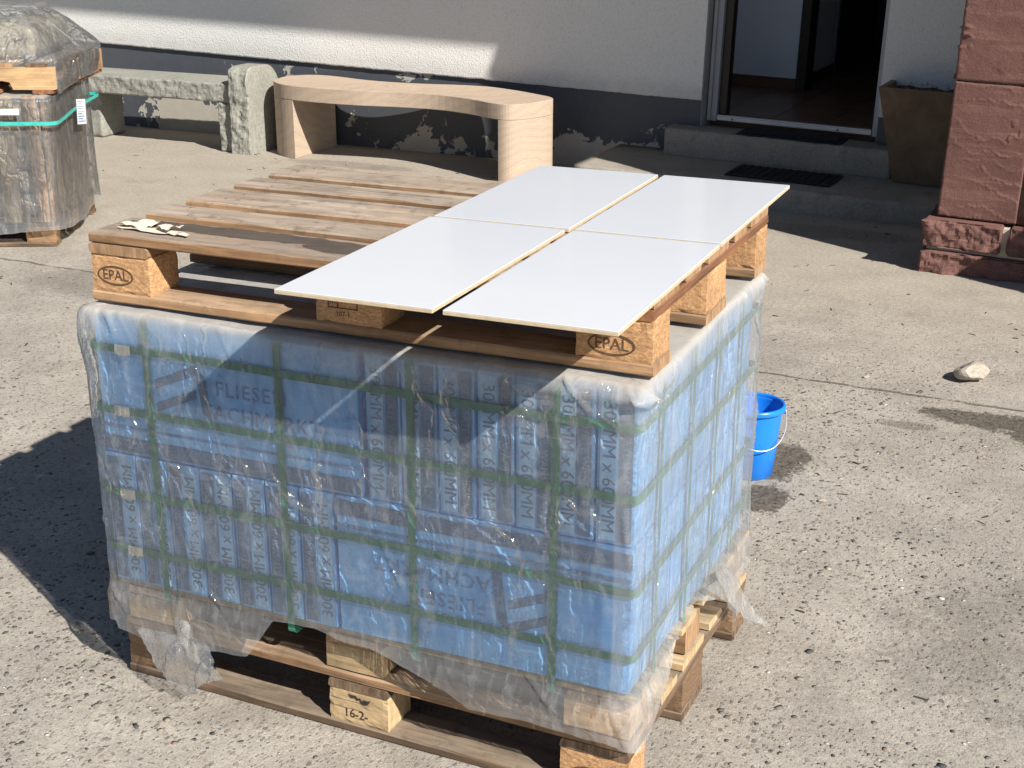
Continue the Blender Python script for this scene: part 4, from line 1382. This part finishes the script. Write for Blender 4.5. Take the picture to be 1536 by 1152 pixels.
tag(rock('stone', .062, 4, ROCK, (1.50, 2.82, 0), (1.05, .95, .62), R(20)), 'fist-sized pale tan broken stone lying on the yard', 'stone')
tag(rock('pebble', .018, 8, ROCK, (1.79, 2.37, 0), (1.2, .9, .4), R(10), 2), 'small flat pink pebble lying on the dark damp patch', 'stone')
tag(rock('pebble', .011, 9, BROWNSTONE, (1.15, 2.70, 0), (1.2, .9, .6), R(10), 2), 'small dark brown clod lying near the slab joint', 'stone')
tag(rock('pebble', .012, 11, BROWNSTONE, (1.23, 1.56, 0), (1.3, .8, .5), R(40), 2), 'small dark clod lying in front of the blue bucket stain', 'stone')

# pebbles in the worn concrete near the load: uncountable
rnd = random.Random(77)
proto = []
for s_ in range(6):
    bm = bmesh.new(); bmesh.ops.create_icosphere(bm, subdivisions=1, radius=1)
    pv = [v.co * (1 + .28 * fb(v.co.x * 1.3, v.co.y * 1.3, v.co.z * 1.3, 2, s_ * 3.1)) for v in bm.verts]
    pf = [tuple(v.index for v in f.verts) for f in bm.faces]
    bm.free(); proto.append((pv, pf))
vs = []; fs = []; cols = []
tones = [(.075, .074, .074), (.12, .115, .11), (.17, .155, .14), (.22, .195, .165), (.25, .20, .15), (.21, .14, .10), (.34, .29, .23), (.45, .42, .37)]
cnt = 0
while cnt < 17000:
    x = rnd.uniform(-1.9, 2.6); y = -1.0 + 3.9 * rnd.random() ** 1.35
    if -.03 < x < 1.25 and -.06 < y < .85: continue
    dens = fb(x * 1.3, y * 1.3, 0, 3, 2.0)
    if rnd.random() > .62 + dens * 1.1 - max(0, y - .9) * .30: continue
    a = .0020 + .0068 * rnd.random() ** 2.1
    if rnd.random() < .07: a *= 1.6
    b = a * rnd.uniform(.5, .95); h = a * rnd.uniform(.05, .11)
    th_ = rnd.uniform(0, 6.28)
    ct, st_ = math.cos(th_), math.sin(th_)
    pv, pf = rnd.choice(proto)
    base = len(vs)
    for p in pv:
        px, py = p.x * a, p.y * b
        vs.append((x + ct * px - st_ * py, y + st_ * px + ct * py, p.z * h + .0004))
    fs += [tuple(q + base for q in f) for f in pf]
    t_ = rnd.choice(tones[:4] if rnd.random() < .55 else tones)
    k = rnd.uniform(.8, 1.2)
    cols += [(t_[0] * k, t_[1] * k, t_[2] * k, 1.0)] * len(pv)
    cnt += 1
pb = link('pebbles', vs, fs, PEBBLE, None, True)
at = pb.data.attributes.new('tone', 'FLOAT_COLOR', 'POINT')
at.data.foreach_set('color', [c for q in cols for c in q])
pb['kind'] = 'stuff'; pb['label'] = 'dark and tan pebbles showing in the worn concrete yard'; pb['category'] = 'gravel'
# straw, twigs and crumbs
rnd = random.Random(12)
vs = []; fs = []
for i in range(420):
    x = rnd.uniform(-4.2, 2.6); y = rnd.uniform(.4, 5.6)
    if -.05 < x < 1.3 and y < .9: continue
    if x < -2.6 and 2.6 < y < 4.6: continue
    a = rnd.uniform(0, 6.28); l = rnd.uniform(.004, .020); w = rnd.uniform(.001, .004); h = rnd.uniform(.001, .004)
    b = len(vs); c, s = math.cos(a), math.sin(a)
    for (u, v, z) in ((-l, -w, 0), (l, -w, 0), (l, w, 0), (-l, w, 0), (-l * .7, 0, h), (l * .6, 0, h * 1.3)):
        vs.append((x + c * u - s * v, y + s * u + c * v, z + .0004))
    fs += [(b, b + 1, b + 5, b + 4), (b + 2, b + 3, b + 4, b + 5), (b + 1, b + 2, b + 5), (b + 3, b, b + 4)]
db = link('crumbs', vs, fs, SOIL, None, False)
db['kind'] = 'stuff'; db['label'] = 'brown crumbs and twigs scattered over the yard'; db['category'] = 'debris'

# ------------------------------------------------------------------ wrapped load at the left, beside the grey bench
LL_LOC = Vector((-2.856, 3.065, 0)); LL_RZ = math.atan2(.436, .9)
LLM = Matrix.Translation(LL_LOC) @ Matrix.Rotation(LL_RZ, 4, 'Z')
def ll(x, y, z): return tuple(LLM @ Vector((x, y, z)))
llp = euro_pallet('brown pallet under the plastic-wrapped load by the grey stone bench', ll(-1.2, 0, 0), LL_RZ,
        dict(deck=WOOD_OLD, side=WOOD_OLD, block=WOOD_SIDE, stringer=WOOD_OLD, wane=.01), 400, (), None, None)
# layered stone pieces
rnd = random.Random(3)
n_ = 0
for k in range(5):
    z = .1455 + k * .113
    for i in range(3):
        rough_block('stone_slab', (.375, .74, .106), 600 + n_, BROWNSTONE, None, ll(-1.165 + i * .383, .03, z), .012, 12, 0, 14, .008, 'flrb', (0, 0, LL_RZ))
        o = bpy.context.scene.collection.objects[-1]
        tag(o, 'brown-grey stone slab packed inside the wrapped load by the bench', 'stone slab', 'stone slabs in the wrapped load')
        n_ += 1
# upright boards held against the slabs
sidey = (.075, .20, .33, .46, .59, .715)
for i, y in enumerate(sidey):
    w = (.085, .05, .075, .095, .07, .09)[i]
    o = board('upright_board', .62 - .02 * (i % 3), w, .020, 700 + i, WOOD_PALE if i % 2 else WOOD_SIDE, None, (0, 0, 0))
    o.matrix_world = LLM @ Matrix.Translation((.002, y, .43)) @ Matrix.Rotation(R(90), 4, 'Y') @ Matrix.Rotation(R((-2, 3, -1, 2, -3, 1)[i]), 4, 'Z') @ Matrix.Rotation(R(180), 4, 'X')
    tag(o, 'weathered upright board on the label side of the stone load, %s from its corner' % ORD[i], 'board', 'upright boards round the wrapped stone load')
for i, x in enumerate((-.05, -.185, -.36, -.55, -.75, -.95, -1.12)):
    w = (.06, .085, .07, .09, .07, .09, .08)[i]
    o = board('upright_board', .61, w, .020, 720 + i, (WOOD_SIDE, WOOD_PALE, WOOD_OLD)[i % 3], None, (0, 0, 0))
    o.matrix_world = LLM @ Matrix.Translation((x, .014, .43)) @ Matrix.Rotation(R(90), 4, 'X') @ Matrix.Rotation(R(90 + (1, -1.5, 2, -2, 1, 0, 1)[i]), 4, 'Z')
    tag(o, 'weathered upright board below the bright notched runner, %s from the label side' % ORD[i], 'board', 'upright boards round the wrapped stone load')
def lld(s, z, t):
    return .70 if t < .15 else .01 + .15 * max(0, min(1, (.16 - z) / .1))
f1 = film('wrapping_film', (-1.19, .030, -.022, .79), .06, .732, lambda s, x, y: .055 + .035 * abs(math.sin(s * 4.2)), .2, 21, FILM_OLD, per=.014, nz=40, base_off=.012, folds=70, dust_hazef=lld,
          bulge=lambda s, z, x, y: .05 * max(0, (.30 - z)) * (1 + fb(s * 5, 0, 0, 2, 3)) + max(0, fb(s * 11, z * 1.6, 0, 2, 8)) * .012, foldamp=.008)
f1.matrix_world = LLM
tag(f1, 'dull clear film wrapped round the stone load, hanging over the brown pallet', 'plastic film')
# strap, seal and paper label
pts = rr_path(-1.225, .078, -.066, .832, .05, .03)
vs, fs = loop_strap(pts, lambda a, b, d=False: Vector((a, b, 0 if d else .632 - .02 * math.exp(-((b - .0) / .2) ** 2) * (1 if a > -.3 else .6))), Vector((0, 0, 1)), .017, .001, 3)
ts = tag(link('packing_strap', vs, fs, TEAL), 'turquoise strap round the wrapped stone load by the bench', 'strap')
ts.matrix_world = LLM
box('seal', -.175, -.085, -.0735, -.0685, .655, .685, CLIP, ts, .002, 1)
pts = rr_path(-.037, .843, .20, .737, .02, .04)
lb = thing('paper_label', 'white printed paper label stuck on the wrapped stone load', 'label', ll(.082, .40, .60), (R(90), R(8), LL_RZ + R(90)))
box('sheet', -.085, .085, -.062, .062, 0, .0006, LABEL, lb)
rnd = random.Random(9)
for k in range(9):
    z = .05 - k * .0125
    box('print_line', -.072, -.072 + rnd.uniform(.06, .14), z, z + rnd.choice((.002, .003, .005)), .0007, .0010, PRINT_SOFT, lb)
# second pallet on top with fresh board, mossy stones, and a film tent
UP = thing('wooden_pallet', 'notched pallet with a fresh bright board, topmost of the wrapped stone load', 'pallet', ll(-1.10, .10, .735), (0, 0, LL_RZ - R(2)))
def notched(L, h, T):
    pts = [(0, 0), (.10, 0), (.10, 0), (L - .17, 0)]
    pts = [(0, 0), (.14, 0), (.16, .035), (.18, .042), (L - .25, .042), (L - .215, .035), (L - .20, 0), (L, 0), (L, h), (0, h)]
    bm = bmesh.new()
    a = [bm.verts.new((x, 0, z)) for x, z in pts]
    f = bm.faces.new(a)
    r_ = bmesh.ops.extrude_face_region(bm, geom=[f])
    for v in r_['geom']:
        if isinstance(v, bmesh.types.BMVert): v.co.y = T
    return bm
for yy, m in ((0, WOOD_NEW), (.38, WOOD_SIDE), (.80, WOOD_SIDE)):
    frombm('runner', notched(1.16, .105, .038), m, UP, False, (0, yy, .020))
for i in range(5):
    board('bottom_board' if i in (0, 4) else 'bottom_board', .838, .10, .019, 800 + i, WOOD_RED, UP, (.06 + i * .26, .419, .0004), R(90))
for i in range(7):
    board('deck_board', .838, .115 if i % 2 else .095, .019, 820 + i, WOOD_SIDE if i % 2 else WOOD_OLD, UP, (.07 + i * .168, .419, .1255), R(90))
for i in range(3):
    for j in range(2):
        rough_block('stone_slab', (.31, .31, .15), 640 + i * 2 + j, MOSS, None, ll(-1.02 + i * .325, .20 + j * .33, .883), .02, 9, 0, 14, .014, 'flrb', (0, 0, LL_RZ - R(2)), False)
        tag(bpy.context.scene.collection.objects[-1], 'mossy yellow-brown stone under the film on the notched pallet', 'stone slab', 'mossy stones on the notched pallet')
# film tent: from a raised middle down to just under the deck boards
def tent():
    pts = rr_path(-1.125, .078, .085, .955, .03, .018)
    n = len(pts); nz = 34; vs = []; fs = []; du = []
    arc_ = 0
    for i, (px, py, nx, ny) in enumerate(pts):
        s = i * .018
        zb = .845 if (py < .12 and px < .05) else .742 + .012 * math.sin(s * 5)
        for k in range(nz + 1):
            t = k / nz
            if t < .12:
                u = t / .12; ins = .22 + .10 * (1 - u); z = 1.105 + .012 * fb(px * 4, py * 4, t, 2, 3)
            elif t < .62:
                u = (t - .12) / .50
                ins = .22 * (1 - u) ** 1.25 ; z = 1.105 - (1.105 - .885) * (u ** .9)
            else:
                u = (t - .62) / .38; ins = 0; z = .885 - (.885 - zb) * u
            cx, cy = -.52, .52
            if ins:
                fx = max(0, abs(px - cx) - ins * 1.0) / max(1e-6, abs(px - cx)); fy = max(.02, abs(py - cy) - ins * .85) / max(1e-6, abs(py - cy))
                qx = cx + (px - cx) * fx; qy = cy + (py - cy) * fy
            else: qx, qy = px, py
            w = fb(s * 8, z * 7, 0, 4, 11) * .012 + max(0, fb(s * 16 + z * 6, z * 2, 0, 2, 4)) * .012
            vs.append((qx + nx * w, qy + ny * w, z + fb(s * 9, z * 9, 5, 3, 2) * .006)); du.append(.02 if t > .12 else .15)
    m = nz + 1
    for i in range(n):
        j = (i + 1) % n
        for k in range(nz): fs.append((i * m + k, i * m + k + 1, j * m + k + 1, j * m + k))
    fs.append(tuple(i * m for i in range(n)))
    o = link('wrapping_film', vs, fs, FILM_OLD, None, True)
    at = o.data.attributes.new('dust', 'FLOAT', 'POINT'); at.data.foreach_set('value', du)
    o.matrix_world = LLM
    return tag(o, 'clear film tented over the mossy stones and the notched pallet', 'plastic film')
tent()
